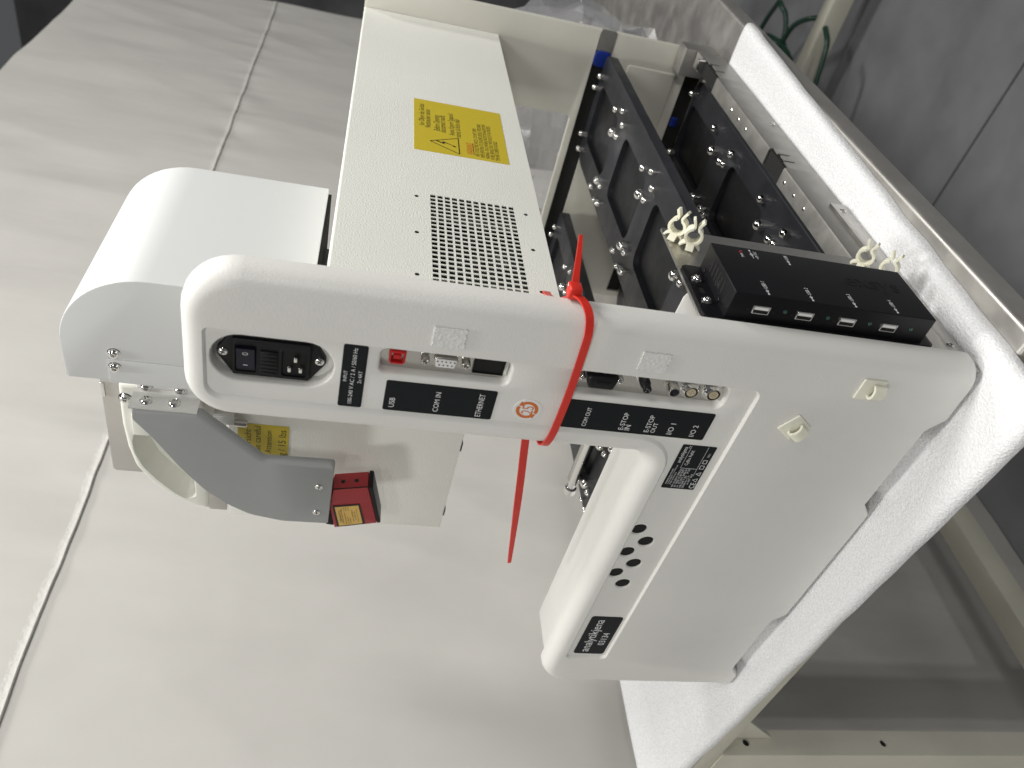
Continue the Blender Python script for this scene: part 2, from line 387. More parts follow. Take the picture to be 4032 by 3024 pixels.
# ---- table
TB = empty('work_table', (-.35, .9, FLOOR))
tag(TB, 'worn steel-topped work table with cream painted angle frame under the foam', 'table')
def tpart(name, m_, *bx, bev=.001, par=None):
    s = MB()
    for q in bx: box(s, *q, bev)
    o = s.build(name, m_, None); o.parent = par or TB
    o.matrix_parent_inverse = Matrix.Translation(-Vector(TB.location)) if par is None else Matrix.Identity(4)
    return o
s = MB(); prism(s, [(.0335, .002, .004), (.0335, 1.99, .004), (-.735, 1.99, .004), (-.735, .002, .004)], lambda a, b_, d_: (a, b_, -.0145-d_), 0, .024, .004, 3)
top = s.build('tabletop', 'table_steel', None); top.parent = TB; top.matrix_parent_inverse = Matrix.Translation(-Vector(TB.location))
tpart('apron', 'frame_cream', (-.735, .02, -.018, -.014, -.040, -.0186))
for (x0, x1) in ((-.632, -.572), (-.04, .02)):
    for (y0, y1) in ((-.020, .010), (1.93, 1.96)):
        s = MB()
        hl = [(circ((y0+y1)/2, z_, .0045, 14), .003, 1) for z_ in (-.075, -.262)] if y0 < 0 else []
        prism(s, [(y0, FLOOR, 0), (y1, FLOOR, 0), (y1, -.0405, 0), (y0, -.0405, 0)], lambda a, b_, d_, X=x1: (X-d_, a, b_), 0, x1-x0, 0, 1, 0, hl)
        o = s.build('leg', ['frame_cream', 'hole_black'], None, smooth=0); o.parent = TB; o.matrix_parent_inverse = Matrix.Translation(-Vector(TB.location))
tpart('stretcher', 'frame_cream', (-.632, -.592, .0105, 1.929, -.66, -.615))
tpart('stretcher', 'frame_cream', (-.57, -.041, 1.87, 1.925, -.86, -.80), bev=.006)
s = MB(); s.add([(-.5715, .0, -.045), (-.5715, .0, -.11), (-.515, .0, -.045), (-.5715, .003, -.045), (-.5715, .003, -.11), (-.515, .003, -.045)], [(0, 1, 2), (3, 5, 4), (0, 3, 4, 1), (1, 4, 5, 2), (2, 5, 3, 0)])
o = s.build('gusset', 'frame_cream', None, smooth=0); o.parent = TB; o.matrix_parent_inverse = Matrix.Translation(-Vector(TB.location))

# ---- foam sheet
def foam_pt(u, v):
    """u 0..1 along X (right to left), v 0..1 along Y (front to back); top surface"""
    xr = .0135+.030*v; xl = -.705-.0*v
    x = xr+(xl-xr)*u
    yf = -.049+.034*u**1.1+.0015*noise.noise(Vector((u*14, 0, 1))); yb = .607+.004*noise.noise(Vector((u*9, 3, 1)))
    y = yf+(yb-yf)*v
    x += .0012*noise.noise(Vector((v*16, 5, 1)))*(1-u)
    z = -.0012+.0012*noise.noise(Vector((x*9, y*9, 0)))
    for (a0, a1) in ((-.141, -.066), (-.408, -.328)):
        if a0 < x < a1 and .001 < y < .056: z += .0085*min(1, (y-.001)/.006, (.056-y)/.006)*min(1, (x-a0)/.008, (a1-x)/.008)
    if u > .93: z += .016*((u-.93)/.07)**2
    if v < .06: z -= .003*((.06-v)/.06)**2
    if u < .03: z -= .002*((.03-u)/.03)**2
    return Vector((x, y, z))
nu, nv = 150, 120; T = .012; us = [0]; fb = MB(); V = []; Fc = []
def param(i, n):
    t = i/n; e = .012
    return t
rows = []
E_ = [(0.0, -T), (0.0, -T*.5), (.0012, -.0022), (.0035, -.0006), (.008, 0.0)]
def edgecoords(n, L_):
    c = [(-.0004, -T), (-.0004, -T*.8), (0, -T*.5), (.0010/L_, -.0035), (.0028/L_, -.0017), (.0052/L_, -.0005)]
    mid = [(.009/L_+(1-.018/L_)*i/n, 0) for i in range(n+1)]
    return c+mid+[(1-a, z) for (a, z) in reversed(c)]
cu_ = edgecoords(nu, .73); cv_ = edgecoords(nv, .65)
for (u, zu) in cu_:
    for (v, zv) in cv_:
        p = foam_pt(min(max(u, 0), 1), min(max(v, 0), 1)); V.append((p.x, p.y, max(p.z+min(zu, zv), -.0140) if u < .9 else p.z+min(zu, zv)))
m_ = len(cv_)
for i in range(len(cu_)-1):
    for j in range(m_-1): a = i*m_+j; Fc.append((a, a+1, a+m_+1, a+m_))
fb.add(V, Fc)
foam = fb.build('foam_sheet', 'foam', None, smooth=180)
tag(foam, 'white sparkling packing foam sheet lying under the machine on the table', 'foam sheet')

# ================================================================== MACHINE
MC = empty('liquid_handler', (0, 0, 0))
tag(MC, 'white laboratory liquid handling machine with perforated cover standing on foam', 'lab machine')

# ---- near side panel (cover with recess, slots, holes)
out = [(.003, 0, .012), (.003, .533, .036), (-.1145, .533, .030), (-.1145, .2125, .013), (-.4505, .2125, .030), (-.4505, 0, .004),
       (-.4255, 0, .004), (-.413, .0105, .005), (-.3224, .0105, .005), (-.3102, 0, .005), (-.158, 0, .004), (-.146, .0105, .005), (-.0606, .0105, .006), (-.048, 0, .005)]
ds = [.0125, .0125, .0125, .0125, .012]+[.0025]*9
SEG = 8
XP = lambda a, b, d: (a, d+.03*max(0, a+.039), b)
def fil(t): return rpoly(inset(out, [q*(1-math.sin(t)) for q in ds]), SEG), .0135*(1-math.cos(t))
sp = MB(); prev = None
for k in range(9):
    rg, dk = fil(math.pi/2*k/8)
    if prev: wall(sp, prev[0], prev[1], rg, dk, XP)
    else: front = rg
    prev = (rg, dk)
rim = prev[0]; wall(sp, rim, .0135, rim, .0165, XP); cap(sp, rim, [], XP, .0165)
rec = [(-.039, .155, .008), (-.039, .5195, .004), (-.0965, .5195, .012), (-.0965, .1965, .030), (-.401, .1965, .006), (-.401, .155, .006)]
r_o = rpoly(rec, SEG); r_m = rpoly(inset(rec, [.0002, .0008, .0012, .0010, .0008, .0006]), SEG); r_i = rpoly(inset(rec, [.0005, .0018, .0024, .0020, .0016, .0013]), SEG); RD = .0026
cap(sp, front, [r_o], XP, 0.0)
wall(sp, r_o, 0, r_m, RD*.28, XZ); wall(sp, r_m, RD*.28, r_i, RD, XZ)
def stad(xc, z0, z1, rr): return [(xc+rr, z0+rr-rr, rr), (xc+rr, z1, rr), (xc-rr, z1, rr), (xc-rr, z0, rr)]
def slot(pts, depth, lip=.0022):
    """rounded lip, then straight wall and floor"""
    a = rpoly(pts, 7); prevr, prevd = a, RD
    for k in range(1, 4):
        t = math.pi/2*k/3; rg = rpoly(inset(pts, lip*math.sin(t)), 7); dk = RD+lip*(1-math.cos(t))
        wall(sp, prevr, prevd, rg, dk, XZ); prevr, prevd = rg, dk
    wall(sp, prevr, prevd, prevr, depth, XZ); cap(sp, prevr, [], XZ, depth); return a
hs = []
hs.append(slot([(-.0430, .4405, .0195), (-.0430, .5172, .0195), (-.0825, .5172, .0195), (-.0825, .4405, .0195)], .0125, .0015))
hs.append(slot([(-.0400, .3285, .007), (-.0400, .4165, .007), (-.0640, .4165, .007), (-.0640, .3285, .007)], .0112, .0022))
hs.append(slot([(-.0400, .1752, .007), (-.0400, .2885, .007), (-.0640, .2885, .007), (-.0640, .1752, .007)], .0112, .0022))
HOLES = [(-.2005, .1889), (-.2157, .1776), (-.2311, .1889), (-.2465, .1776), (-.2611, .1889), (-.2764, .1776)]
for (x, z) in HOLES:
    c0 = circ(x, z, .0072, 28); c1 = circ(x, z, .0064, 28); hs.append(c0)
    wall(sp, c0, RD, c1, RD+.0011, XZ); wall(sp, c1, RD+.0011, c1, RD+.0016, XZ); cap(sp, c1, [], XZ, RD+.0016, 1)
cap(sp, r_i, hs, XZ, RD)
panel = sp.build('side_panel', ['panel_paint', 'hole_black'], MC, smooth=30)
# body behind the cover
s = MB(); prism(s, [(-.0462, .004, .004), (-.0462, .505, .01), (-.108, .505, .01), (-.108, .004, .004)], XZ, .0166, .090, 0, 5); s.build('column_body', 'panel_paint', MC, smooth=30)
s = MB(); prism(s, [(-.1082, .004, .001), (-.1082, .2065, .001), (-.4465, .2065, .020), (-.4465, .004, .004)], XZ, .0166, .0685, 0, 5); s.build('base_body', 'panel_paint', MC, smooth=30)

# ---- printed labels on the panel
LY = RD-.0004
def plabel(name, x0, x1, z0, z1, mtl='label_black', rr=.0015, y=LY, par=MC, th=.0004):
    s = MB(); prism(s, [(x1, z0, rr), (x1, z1, rr), (x0, z1, rr), (x0, z0, rr)], XZ, y, y+th, 0, 4); return s.build(name, mtl, par, smooth=0)
P = lambda x, z: (x, LY, z)
l1 = plabel('input_label', -.0936, -.0414, .4223, .4374)
lettering([('INPUT', P(-.0672, .4346), .0090, 'C'), ('100-240 V AC / 2 A / 50/60 Hz', P(-.0672, .4301), .0470, 'C'), ('2x 4AT', P(-.0672, .4254), .0104, 'C')], l1, PF, 'print_white')
l2 = plabel('port_label', -.0933, -.0671, .3352, .4084)
lettering([('USB', P(-.0903, .4030), .0085, 'L'), ('COM IN', P(-.0907, .3738), .0176, 'L'), ('ETHERNET', P(-.0913, .3448), .0205, 'L', 1.25)], l2, PF, 'print_white')
l3 = plabel('port_label', -.0933, -.0668, .1777, .2859)
lettering([('COM OUT', P(-.0905, .2695), .0178, 'L', 1.15), ('E-STOP', P(-.0905, .2420), .0165, 'L'), ('IN', P(-.0905, .2375), .0052, 'L'), ('E-STOP', P(-.0905, .2228), .0165, 'L'), ('OUT', P(-.0905, .2180), .0098, 'L'), ('I/O 1', P(-.0905, .2053), .0108, 'L'), ('I/O 2', P(-.0905, .1880), .0112, 'L')], l3, PF, 'print_white')
l4 = plabel('maker_label', -.3945, -.3290, .1588, .1895, rr=.003)
lettering([('analytikjena', P(-.3905, .1800), .0560, 'L', 1.05), ('03134', P(-.3780, .1668), .0215, 'L', 1.05)], l4, PF, 'print_white')
l5 = plabel('type_plate', -.1472, -.0992, .1630, .1900, rr=.001)
tl = [('analytikjena', P(-.1185, .1868), .0170, 'L', 1.2), ('CyBio FeliX', P(-.1205, .1800), .0160, 'L', 1.1), ('Analytik Jena GmbH', P(-.1425, .1880), .0170, 'L'), ('Konrad-Zuse-Str. 1, D-07745 Jena', P(-.1425, .1862), .0215, 'L'), ('Made in Germany', P(-.1425, .1844), .0135, 'L'),
      ('REF', P(-.1455, .1818), .0030, 'L'), ('30-2001C-2000-24', P(-.1415, .1818), .0165, 'L'), ('SN', P(-.1455, .1796), .0024, 'L'), ('3050 15 00 TEST', P(-.1415, .1796), .0165, 'L'), ('GN', P(-.1455, .1774), .0024, 'L'), ('3G 201C 2000-24', P(-.1415, .1774), .0165, 'L'),
      ('100-240 V AC   IP 00', P(-.1455, .1752), .0210, 'L'), ('50/60 Hz / 2 A', P(-.1455, .1730), .0140, 'L'), ('2x 4AT 250V', P(-.1415, .1708), .0120, 'L'), ('CE', P(-.1455, .1660), .0065, 'L', 1.1), ('2021', P(-.1105, .1660), .0040, 'L')]
lettering(tl, l5, PF, 'print_white')
s = MB()
for (x0, x1, z0, z1) in ((-.1240, -.0998, .1828, .1830), (-.1240, -.1237, .170, .183), (-.1320, -.0998, .1694, .1696), (-.1025, -.0998, .1840, .1843)): box(s, x0, x1, LY-.00008, LY-.00002, z0, z1)
for (x, z) in ((-.1360, .1663), (-.1290, .1663), (-.1215, .1663), (-.1155, .1663)):
    rg = [(x-.0022, z-.0018, 0), (x+.0022, z-.0018, 0), (x, z+.0022, 0)] if x < -.128 else [(x-.0020, z-.0017, 0), (x+.0020, z-.0017, 0), (x+.0020, z+.0017, 0), (x-.0020, z+.0017, 0)]
    oo = rpoly(rg, 1); ii = rpoly(inset(rg, .00045), 1); cap(s, oo, [ii], XZ, LY-.00005)
s.build('plate_marks', 'print_white', l5, smooth=0)
# orange 25 mark
rm = MB(); lathe(rm, (-.0809, RD, .3122), (0, -1, 0), [(.0097, 0), (.0097, .0003), (0, .0003)], 40); rs_ = rm.build('recycling_sticker', 'sticker_white', MC, smooth=20)
s = MB(); cx, cz = -.0809, .3122
for a0 in (60, 240):
    A = [math.radians(a0+6+ (148)*k/24) for k in range(25)]
    rg = [(cx+.0077*math.cos(t), cz+.0077*math.sin(t)) for t in A]+[(cx+.0053*math.cos(t), cz+.0053*math.sin(t)) for t in reversed(A)]
    cap(s, rg, [], XZ, RD-.00036)
    t = A[-1]; dv = Vector((-math.sin(t), math.cos(t))); rv = Vector((math.cos(t), math.sin(t))); c = Vector((cx, cz))
    cap(s, [tuple(c+rv*.0092), tuple(c+rv*.0065+dv*.0036), tuple(c+rv*.0040)], [], XZ, RD-.00036)
s.build('arrow_ring', 'print_orange', rs_, smooth=0)
lettering([('25', (cx, RD-.0003, cz-.0002), .0072, 'C', 1.45)], rs_, PF, 'print_orange', extrude=.0001)

# ---- power inlet
PI = empty('power_inlet'); PI.parent = MC
hexp = [(-.047, .4562, .003), (-.047, .5040, .003), (-.0632, .5142, .006), (-.0794, .5040, .003), (-.0794, .4562, .003), (-.0632, .4460, .006)]
s = MB(); sock = rrect(-.0775, -.0555, .4588, .4738, .002)
prism(s, hexp, XZ, .0085, .0124, .0006, 5); s.build('flange', 'black_plastic', PI)
s = MB(); prism(s, [(-.0500, .4568, .001), (-.0500, .5034, .001), (-.0788, .5034, .001), (-.0788, .4568, .001)], XZ, .0062, .0086, .0005, 3, 0,
                [(rrect(-.0765, -.0555, .4588, .4740, .002), .0015, 1), (rrect(-.0762, -.0540, .4890, .5018, .0015), .0012, 1)]); s.build('bezel', ['black_plastic', 'hole_black'], PI)
s = MB(); V = [(-.0745, .0066, .4900), (-.0745, .0066, .5008), (-.0655, .0052, .4900), (-.0655, .0052, .5008), (-.0560, .0040, .4900), (-.0560, .0040, .5008)]
s.add(V+[(x, .0076, z) for (x, y, z) in V], [(0, 1, 3, 2), (2, 3, 5, 4), (0, 2, 8, 6), (2, 4, 10, 8), (1, 7, 9, 3), (3, 9, 11, 5), (4, 5, 11, 10), (0, 6, 7, 1)]); sw = s.build('rocker_switch', 'navy_plastic', PI, smooth=0)
lettering([('O', (-.0595, .0042, .4955), .0022, 'C', 1.6), ('I', (-.0700, .0058, .4955), .0005, 'C', .8)], sw, PF, 'print_white', 'mark', extrude=.0003)
s = MB(); box(s, -.0755, -.0572, .0050, .0064, .4762, .4868, .0005)
for k in range(6): box(s, -.0750+.003*k, -.0738+.003*k, .0046, .0051, .4768, .4862, .0002)
s.build('fuse_drawer', 'black_plastic', PI)
for (x, z) in ((-.0605, .4655), (-.0688, .4690), (-.0688, .4622)):
    s = MB(); box(s, x-.0020, x+.0020, .0040, .0078, z-.0010, z+.0010, .0003); s.build('contact_pin', 'chrome', PI)
for z in (.5092, .4512): screw(PI, (-.0632, .0084, z), (0, -1, 0), .0029, 'chrome', 'cross')

# ---- connector plates
CP = empty('connector_plate'); CP.parent = MC
s = MB(); prism(s, [(-.0424, .331, .004), (-.0424, .4142, .004), (-.0616, .4142, .004), (-.0616, .331, .004)], XZ, .0100, .0110, 0, 4); s.build('backplate', 'nickel', CP)
s = MB(); prism(s, [(-.0460, .3985, .0004), (-.0460, .4090, .0004), (-.0545, .4090, .0004), (-.0565, .4075, .0004), (-.0565, .4000, .0004), (-.0545, .3985, .0004)][::1], XZ, .0062, .0134, .0004, 2, 0, [(rrect(-.0550, -.0475, .3998, .4077, .0008), .004, 1)])
prism(s, [(-.0495, .4012, .0004), (-.0495, .4063, .0004), (-.0530, .4063, .0004), (-.0530, .4012, .0004)], XZ, .0072, .012, .0002, 2); s.build('usb_port', ['red_usb', 'hole_black'], CP)
for z in (.3862, .3598):
    s = MB(); lathe(s, (-.0502, .0134, z), (0, -1, 0), [(.0029, 0), (.0029, .0085), (.0025, .0092), (.0017, .0093), (.0015, .0075), (0, .0072)], 14); s.build('standoff', 'nickel', CP, smooth=50)
s = MB(); dp = [(-.0463, .3648, .002), (-.0463, .3812, .002), (-.0546, .3796, .002), (-.0546, .3664, .002)]
prism(s, dp, XZ, .0052, .0134, .0006, 4, 0); ds_ = s.build('serial_port', 'nickel', CP)
s = MB(); prism(s, inset(dp, .0009), XZ, .0046, .0056, .0003, 4, 0); s.build('port_insert', 'sticker_white', CP)
s = MB()
for k in range(5): lathe(s, (-.0488, .00462, .3675+.00275*k), (0, -1, 0), [(.0006, -.0002), (.0006, .00006), (0, .00006)], 10)
for k in range(4): lathe(s, (-.0517, .00462, .3689+.00275*k), (0, -1, 0), [(.0006, -.0002), (.0006, .00006), (0, .00006)], 10)
s.build('pin_holes', 'hole_black', CP, smooth=0)
s = MB(); prism(s, [(-.0440, .3338, .0003), (-.0440, .3545, .0003), (-.0585, .3545, .0003), (-.0585, .3338, .0003)], XZ, .0084, .0100, .0002, 2, 0, [(rrect(-.0578, -.0447, .3345, .3538, .0003), .0012, 1)]); s.build('network_port', ['black_plastic', 'hole_black'], CP)
CQ = empty('connector_plate'); CQ.parent = MC
s = MB(); prism(s, [(-.0424, .178, .004), (-.0424, .2862, .004), (-.0616, .2862, .004), (-.0616, .178, .004)], XZ, .0100, .0110, 0, 4); s.build('backplate', 'nickel', CQ)
s = MB(); prism(s, [(-.0445, .2575, .002), (-.0445, .2790, .002), (-.0545, .2770, .002), (-.0545, .2595, .002)], XZ, .0010, .0134, .0014, 4)
prism(s, [(-.0475, .2625, .001), (-.0475, .2740, .001), (-.0515, .2735, .001), (-.0515, .2630, .001)], XZ, .0004, .0030, .0005, 3); s.build('port_cap', 'black_plastic', CQ)
for z in (.2815, .2545):
    s = MB(); lathe(s, (-.0500, .0134, z), (0, -1, 0), [(.0026, 0), (.0026, .0070), (.0022, .0076), (.0014, .0077), (.0012, .0062), (0, .006)], 14); s.build('standoff', 'chrome', CQ, smooth=50)
s = MB(); lathe(s, (-.0475, .0112, .2378), (0, -1, 0), [(.0050, 0), (.0050, .002), (.0036, .0022), (.0036, .003)], 6); s.build('hex_nut', 'chrome', CQ, smooth=20)
s = MB(); pr_ = [(.0037, .002)]
for k in range(6): pr_ += [(.0037, .0034+.0009*k), (.0033, .0038+.0009*k)]
pr_ += [(.0033, .0095), (.0030, .0098), (.0030, .0135), (.0026, .0140), (.0024, .0135), (0, .0133)]
lathe(s, (-.0475, .0112, .2378), (0, -1, 0), pr_, 18); s.build('round_plug', 'black_plastic', CQ)
s = MB()
for (a, b_) in ((.0011, .0009), (-.0011, .0009), (0, -.0012)): lathe(s, (-.0475+a, .0112, .2378+b_), (0, -1, 0), [(.0004, .013), (.0004, .0141), (0, .0142)], 8)
s.build('pin', 'chrome', CQ)
s = MB(); lathe(s, (-.0482, .0112, .2178), (0, -1, 0), [(.0050, 0), (.0050, .0028), (.0042, .0030), (.0042, .0120), (.0039, .0126), (.0033, .0127), (.0032, .0105), (0, .0104)], 20); rp = s.build('round_socket', 'nickel', CQ)
s = MB(); lathe(s, (-.0482, .0008, .2178), (0, -1, 0), [(.0031, 0), (.0031, .0006), (0, .0006)], 18); s.build('socket_insert', 'navy_plastic', CQ)
for z in (.2016, .1848):
    s = MB(); lathe(s, (-.0527, .0100, z), (0, -1, 0), [(.0074, 0), (.0074, .0006), (.0064, .0012), (.0064, .0024), (.0050, .0042), (.0047, .0042), (.0045, .0030), (0, .0030)], 28); s.build('round_socket', 'chrome', CQ)
    s = MB(); lathe(s, (-.0527, .0071, z), (0, -1, 0), [(.0044, 0), (.0044, .0003), (0, .0003)], 22); s.build('socket_well', 'hole_black', CQ)
    s = MB(); lathe(s, (-.0527, .0069, z), (0, -1, 0), [(.0033, 0), (.0033, .0012), (0, .0012)], 22)
    for k in range(5 if z > .19 else 7):
        t = 2*math.pi*k/(4 if z > .19 else 6); rr = .0016 if k < (4 if z > .19 else 6) else 0
        lathe(s, (-.0527+rr*math.cos(t), 0.0057, z+rr*math.sin(t)), (0, -1, 0), [(.00035, -.0002), (.00035, .00006), (0, .00006)], 8, 1)
    s.build('socket_insert', ['insert_beige', 'hole_black'], CQ)

# ---- velcro patches, adhesive cable hooks
for (x0, x1, z0, z1, sd) in ((-.0332, -.0178, .3652, .3851, 1), (-.0328, -.0177, .2306, .2499, 2)):
    s = MB(); n = 18; ring = []
    for side in range(4):
        for k in range(n):
            t = k/n; jit = .0005*(noise.noise(Vector((side*9+t*8, sd, 0)))) + (.0009*noise.noise(Vector((t*14, sd, 4))) if side == 3 else 0)
            p = [(x1, z0+(z1-z0)*t), (x1+(x0-x1)*t, z1), (x0, z1+(z0-z1)*t), (x0+(x1-x0)*t, z0)][side]
            ring.append((p[0]+(jit if side in (0, 2) else 0), p[1]+(jit if side in (1, 3) else 0)))
    nn_ = 26
    XV = lambda a, b, d: (a, d+.03*max(0, a+.039), b)
    wall(s, ring, -.0009, ring, .0, XV)
    ins = [(x0+(x1-x0)*(i+.5)/nn_, z0+(z1-z0)*(j+.5)/nn_) for i in range(nn_) for j in range(nn_)]
    ring2 = ring; VV = [Vector(p) for p in ring2]+[Vector(p) for p in ins if inside(p, ring2)]; EE = [(i, (i+1) % len(ring2)) for i in range(len(ring2))]
    rs2 = delaunay_2d_cdt(VV, EE, [], 1, 1e-7)
    s.add([XV(p.x, p.y, -.0009-(.00022*random.random())) for p in rs2[0]], [tuple(q) for q in rs2[2]])
    s.build('adhesive_pad', 'velcro', MC, smooth=60, recalc=True)
def hook(cx, cz, ang, size):
    h = empty('cable_hook'); h.parent = MC; h.matrix_local = Matrix.Translation((cx, .03*max(0, cx+.039), cz)) @ Matrix.Rotation(-ang, 4, 'Y')
    s = MB(); a = size/2; prism(s, [(a, -a, .001), (a, a, .001), (-a, a, .001), (-a, -a, .001)], XZ, -.0016, -.0002, .0004, 3)
    s.build('base', 'hook_nylon', h)
    s = MB(); path = smoothpath([(-.0045, -.0014, -.004), (-.0050, -.0040, -.004), (-.0020, -.0062, -.004), (.0025, -.0060, -.004), (.0050, -.0042, -.004), (.0050, -.0030, -.004)], 5)
    strip(s, path, (0, 0, 1), .0095, .0018); s.build('clip_arm', 'hook_nylon', h, smooth=40)
hook(-.0268, .0786, 0, .0180); hook(-.0690, .1166, math.radians(-37), .0180)

# ---- perforated rear cover
PC = empty('perforated_cover'); PC.parent = MC
xb = -.0458; NZ, NY, PT, HO = 12, 22, .00606, .0045
ya, za = .0818, .3093
ys = [.0200]; zs = [.2861]
for k in range(NY): ys += [ya+PT*k, ya+PT*k+HO]
for k in range(NZ): zs += [za+PT*k, za+PT*k+HO]
ys.append(.6565); zs.append(.4523)
s = MB()
V = [(xb, y, z) for y in ys for z in zs]; nz_ = len(zs); Fc = []
for i in range(len(ys)-1):
    for j in range(nz_-1):
        if i % 2 == 1 and j % 2 == 1 and i < len(ys)-2 and j < nz_-2: continue
        a = i*nz_+j; Fc.append((a, a+nz_, a+nz_+1, a+1))
s.add(V, Fc)
for i in range(NY):
    for j in range(NZ):
        y0, y1, z0, z1 = ys[1+2*i], ys[2+2*i], zs[1+2*j], zs[2+2*j]; q = [(y0, z0), (y1, z0), (y1, z1), (y0, z1)]
        for k in range(4):
            (a, b_), (c, d_) = q[k], q[(k+1) % 4]; s.add([(xb, a, b_), (xb, c, d_), (xb-.0007, c, d_), (xb-.0007, a, b_)], [(0, 1, 2, 3)])
# top rounded edge and bottom edge, rest of the sheet
prof = [(xb, .4523), (xb-.0003, .4533), (xb-.0009, .4540), (xb-.002, .4543), (xb-.058, .4543)]
for (p, q) in zip(prof[:-1], prof[1:]): s.add([(p[0], .02, p[1]), (p[0], .6565, p[1]), (q[0], .6565, q[1]), (q[0], .02, q[1])], [(0, 1, 2, 3)])
s.add([(xb, .02, .2861), (xb, .6565, .2861), (xb-.058, .6565, .2861), (xb-.058, .02, .2861)], [(0, 1, 2, 3)])
s.add([(xb-.058, .02, .2861), (xb-.058, .6565, .2861), (xb-.058, .6565, .4543), (xb-.058, .02, .4543)], [(0, 1, 2, 3)])
s.build('cover_sheet', 'cream_paint', PC, smooth=50, recalc=False)
s = MB(); box(s, xb-.057, xb-.040, .075, .24, .292, .40); s.build('dark_backing', 'hole_black', PC, smooth=0)  # black block stands in for the shade inside, seen through the perforations
s = MB(); box(s, xb-.040, xb-.0385, .078, .225, .296, .392); s.build('circuit_board', 'interior_board', PC, smooth=0)
rr = random.Random(4)
for k in range(16):
    y = .084+rr.random()*.10; z = .305+rr.random()*.045; s = MB(); box(s, xb-.0384, xb-.018-rr.random()*.016, y, y+.004+rr.random()*.012, z, z+.003+rr.random()*.012, .0005); s.build('circuit_component', rr.choice(['interior_metal', 'black_plastic', 'interior_metal', 'nickel']), PC)
for (y, z) in ((.2072, .3918), (.1512, .3918), (.0943, .3918), (.2046, .2995), (.1500, .2995), (.0930, .2995)):
    s = MB(); lathe(s, (xb, y, z), (1, 0, 0), [(.0017, -.0004), (.0017, .0001), (.0013, .00012), (.0012, .00008), (0, .00008)], 14); s.build('rivet_hole', 'hole_black', PC, smooth=0)
# warning label
wlb = MB(); prism(wlb, [(.2924, .3054, 0), (.4055, .3054, 0), (.4055, .3938, 0), (.2924, .3938, 0)], lambda a, b_, d_: (xb-d_, a, b_), -.0003, .0, 0, 1)
wl = wlb.build('warning_label', 'label_yellow', MC, smooth=0); X_ = xb+.0003
B_ = lambda y, z: (X_, y, z)
lettering([('Vor \u00d6ffnen des Ger\u00e4tes', B_(.3440, .3865), .0505, 'L', 1.5), ('Netzstecker ziehen', B_(.3418, .3808), .0415, 'L', 1.5), ('Before Opening', B_(.3385, .3722), .0350, 'L', 1.6), ('disconnect mains', B_(.3365, .3665), .0380, 'L', 1.6), ("Avant d'ouvrir l'appareil", B_(.3335, .3580), .0490, 'L', 1.6), ('retirez la fiche m\u00e2le', B_(.3310, .3520), .0410, 'L', 1.6),
           ('RISK OF ELECTRIC SHOCK - DO NOT OPEN', B_(.2985, .3350), .0590, 'L', 1.9), ('REFER SERVICING TO QUALIFIED SERVICE PERSONNEL', B_(.2978, .3300), .0720, 'L', 1.9), ('WARNING - FOR CONTINUED PROTECTION AGAINST RISK', B_(.2972, .3252), .0740, 'L', 1.9), ('OF FIRE, REPLACE ONLY WITH FUSE OF THE SPECIFIED', B_(.2965, .3205), .0720, 'L', 1.9), ('TYPE AND CURRENT RATINGS', B_(.2962, .3158), .0400, 'L', 1.9)], wl, BF, 'print_black')
lettering([('WARNING!', B_(.3000, .3415), .0240, 'L', 2.0)], wl, BF, 'print_red')
s = MB(); fm = lambda a, b_, d_: (X_+.0001-d_, a, b_)
tri = [(.2915+.004, .3515, .0006), (.3300, .3515, .0006), (.3140, .3800, .0006)]
cap(s, rpoly(tri, 3), [rpoly(inset(tri, .0010), 3)], fm, 0)
cap(s, [(.3160, .3735), (.3120, .3660), (.3148, .3650), (.3108, .3568), (.3100, .3585), (.3088, .3545), (.3128, .3562), (.3115, .3566), (.3175, .3668), (.3145, .3676), (.3180, .3728)], [], fm, 0)
cap(s, [(.3000, .3385), (.3235, .3385), (.3235, .3380), (.3000, .3380)], [], fm, 0)
s.build('shock_symbol', 'print_black', wl, smooth=0)

# ---- head: hood, side plate, screws
HD = empty('head_hood'); HD.parent = MC
hp = [(-.0898, .4640, .0008), (-.0898, .6420, .066), (-.1890, .6420, .004), (-.1890, .4640, .0008)]
s = MB(); prism(s, hp, XZ, .104, .276, .0012, 14, bseg=2); s.build('hood_shell', 'hood_paint', HD, smooth=25)
s = MB(); prism(s, [(-.1200, .4642, .0003), (-.1200, .6097, .0003), (-.1897, .6107, .0003), (-.1897, .4642, .0003)][0:0] + [(-.115, .4642, .0003), (-.1665, .4642, .0003)][0:0] + [(-.1662, .4660, .0004), (-.1662, .6098, .0004), (-.1896, .6106, .0004), (-.1896, .4660, .0004)], XZ, .1031, .1039, .0003, 2); s.build('side_strip', 'hood_paint', HD)
for (x, z) in ((-.1601, .6050), (-.1732, .6052)): screw(HD, (x, .104 if x > -.165 else .103, z), (0, -1, 0), .0044)
s = MB(); box(s, -.128, -.1005, .080, .1955, .4550, .4645, .0006); s.build('guide_block', 'black_satin', MC)
s = MB(); box(s, -.186, -.0935, .107, .273, .4612, .4642); s.build('hood_base', 'hole_black', HD, smooth=0)
s = MB(); prism(s, [(-.192, .462, .001), (-.192, .6540, .001), (-.407, .6540, .004), (-.407, .628, .002), (-.463, .628, .002)][0:0]+[(-.20, .5427, .001), (-.20, .6540, .001), (-.4075, .6540, .004), (-.4085, .5900, .002), (-.4615, .5600, .002), (-.4615, .5427, .001)], XZ, .200, .204, .0005, 3); s.build('back_plate', 'beige_metal', MC)
s = MB(); box(s, -.301, -.283, .1985, .1996, .6505, .6535, .0003); s.build('edge_clip', 'chrome', MC)
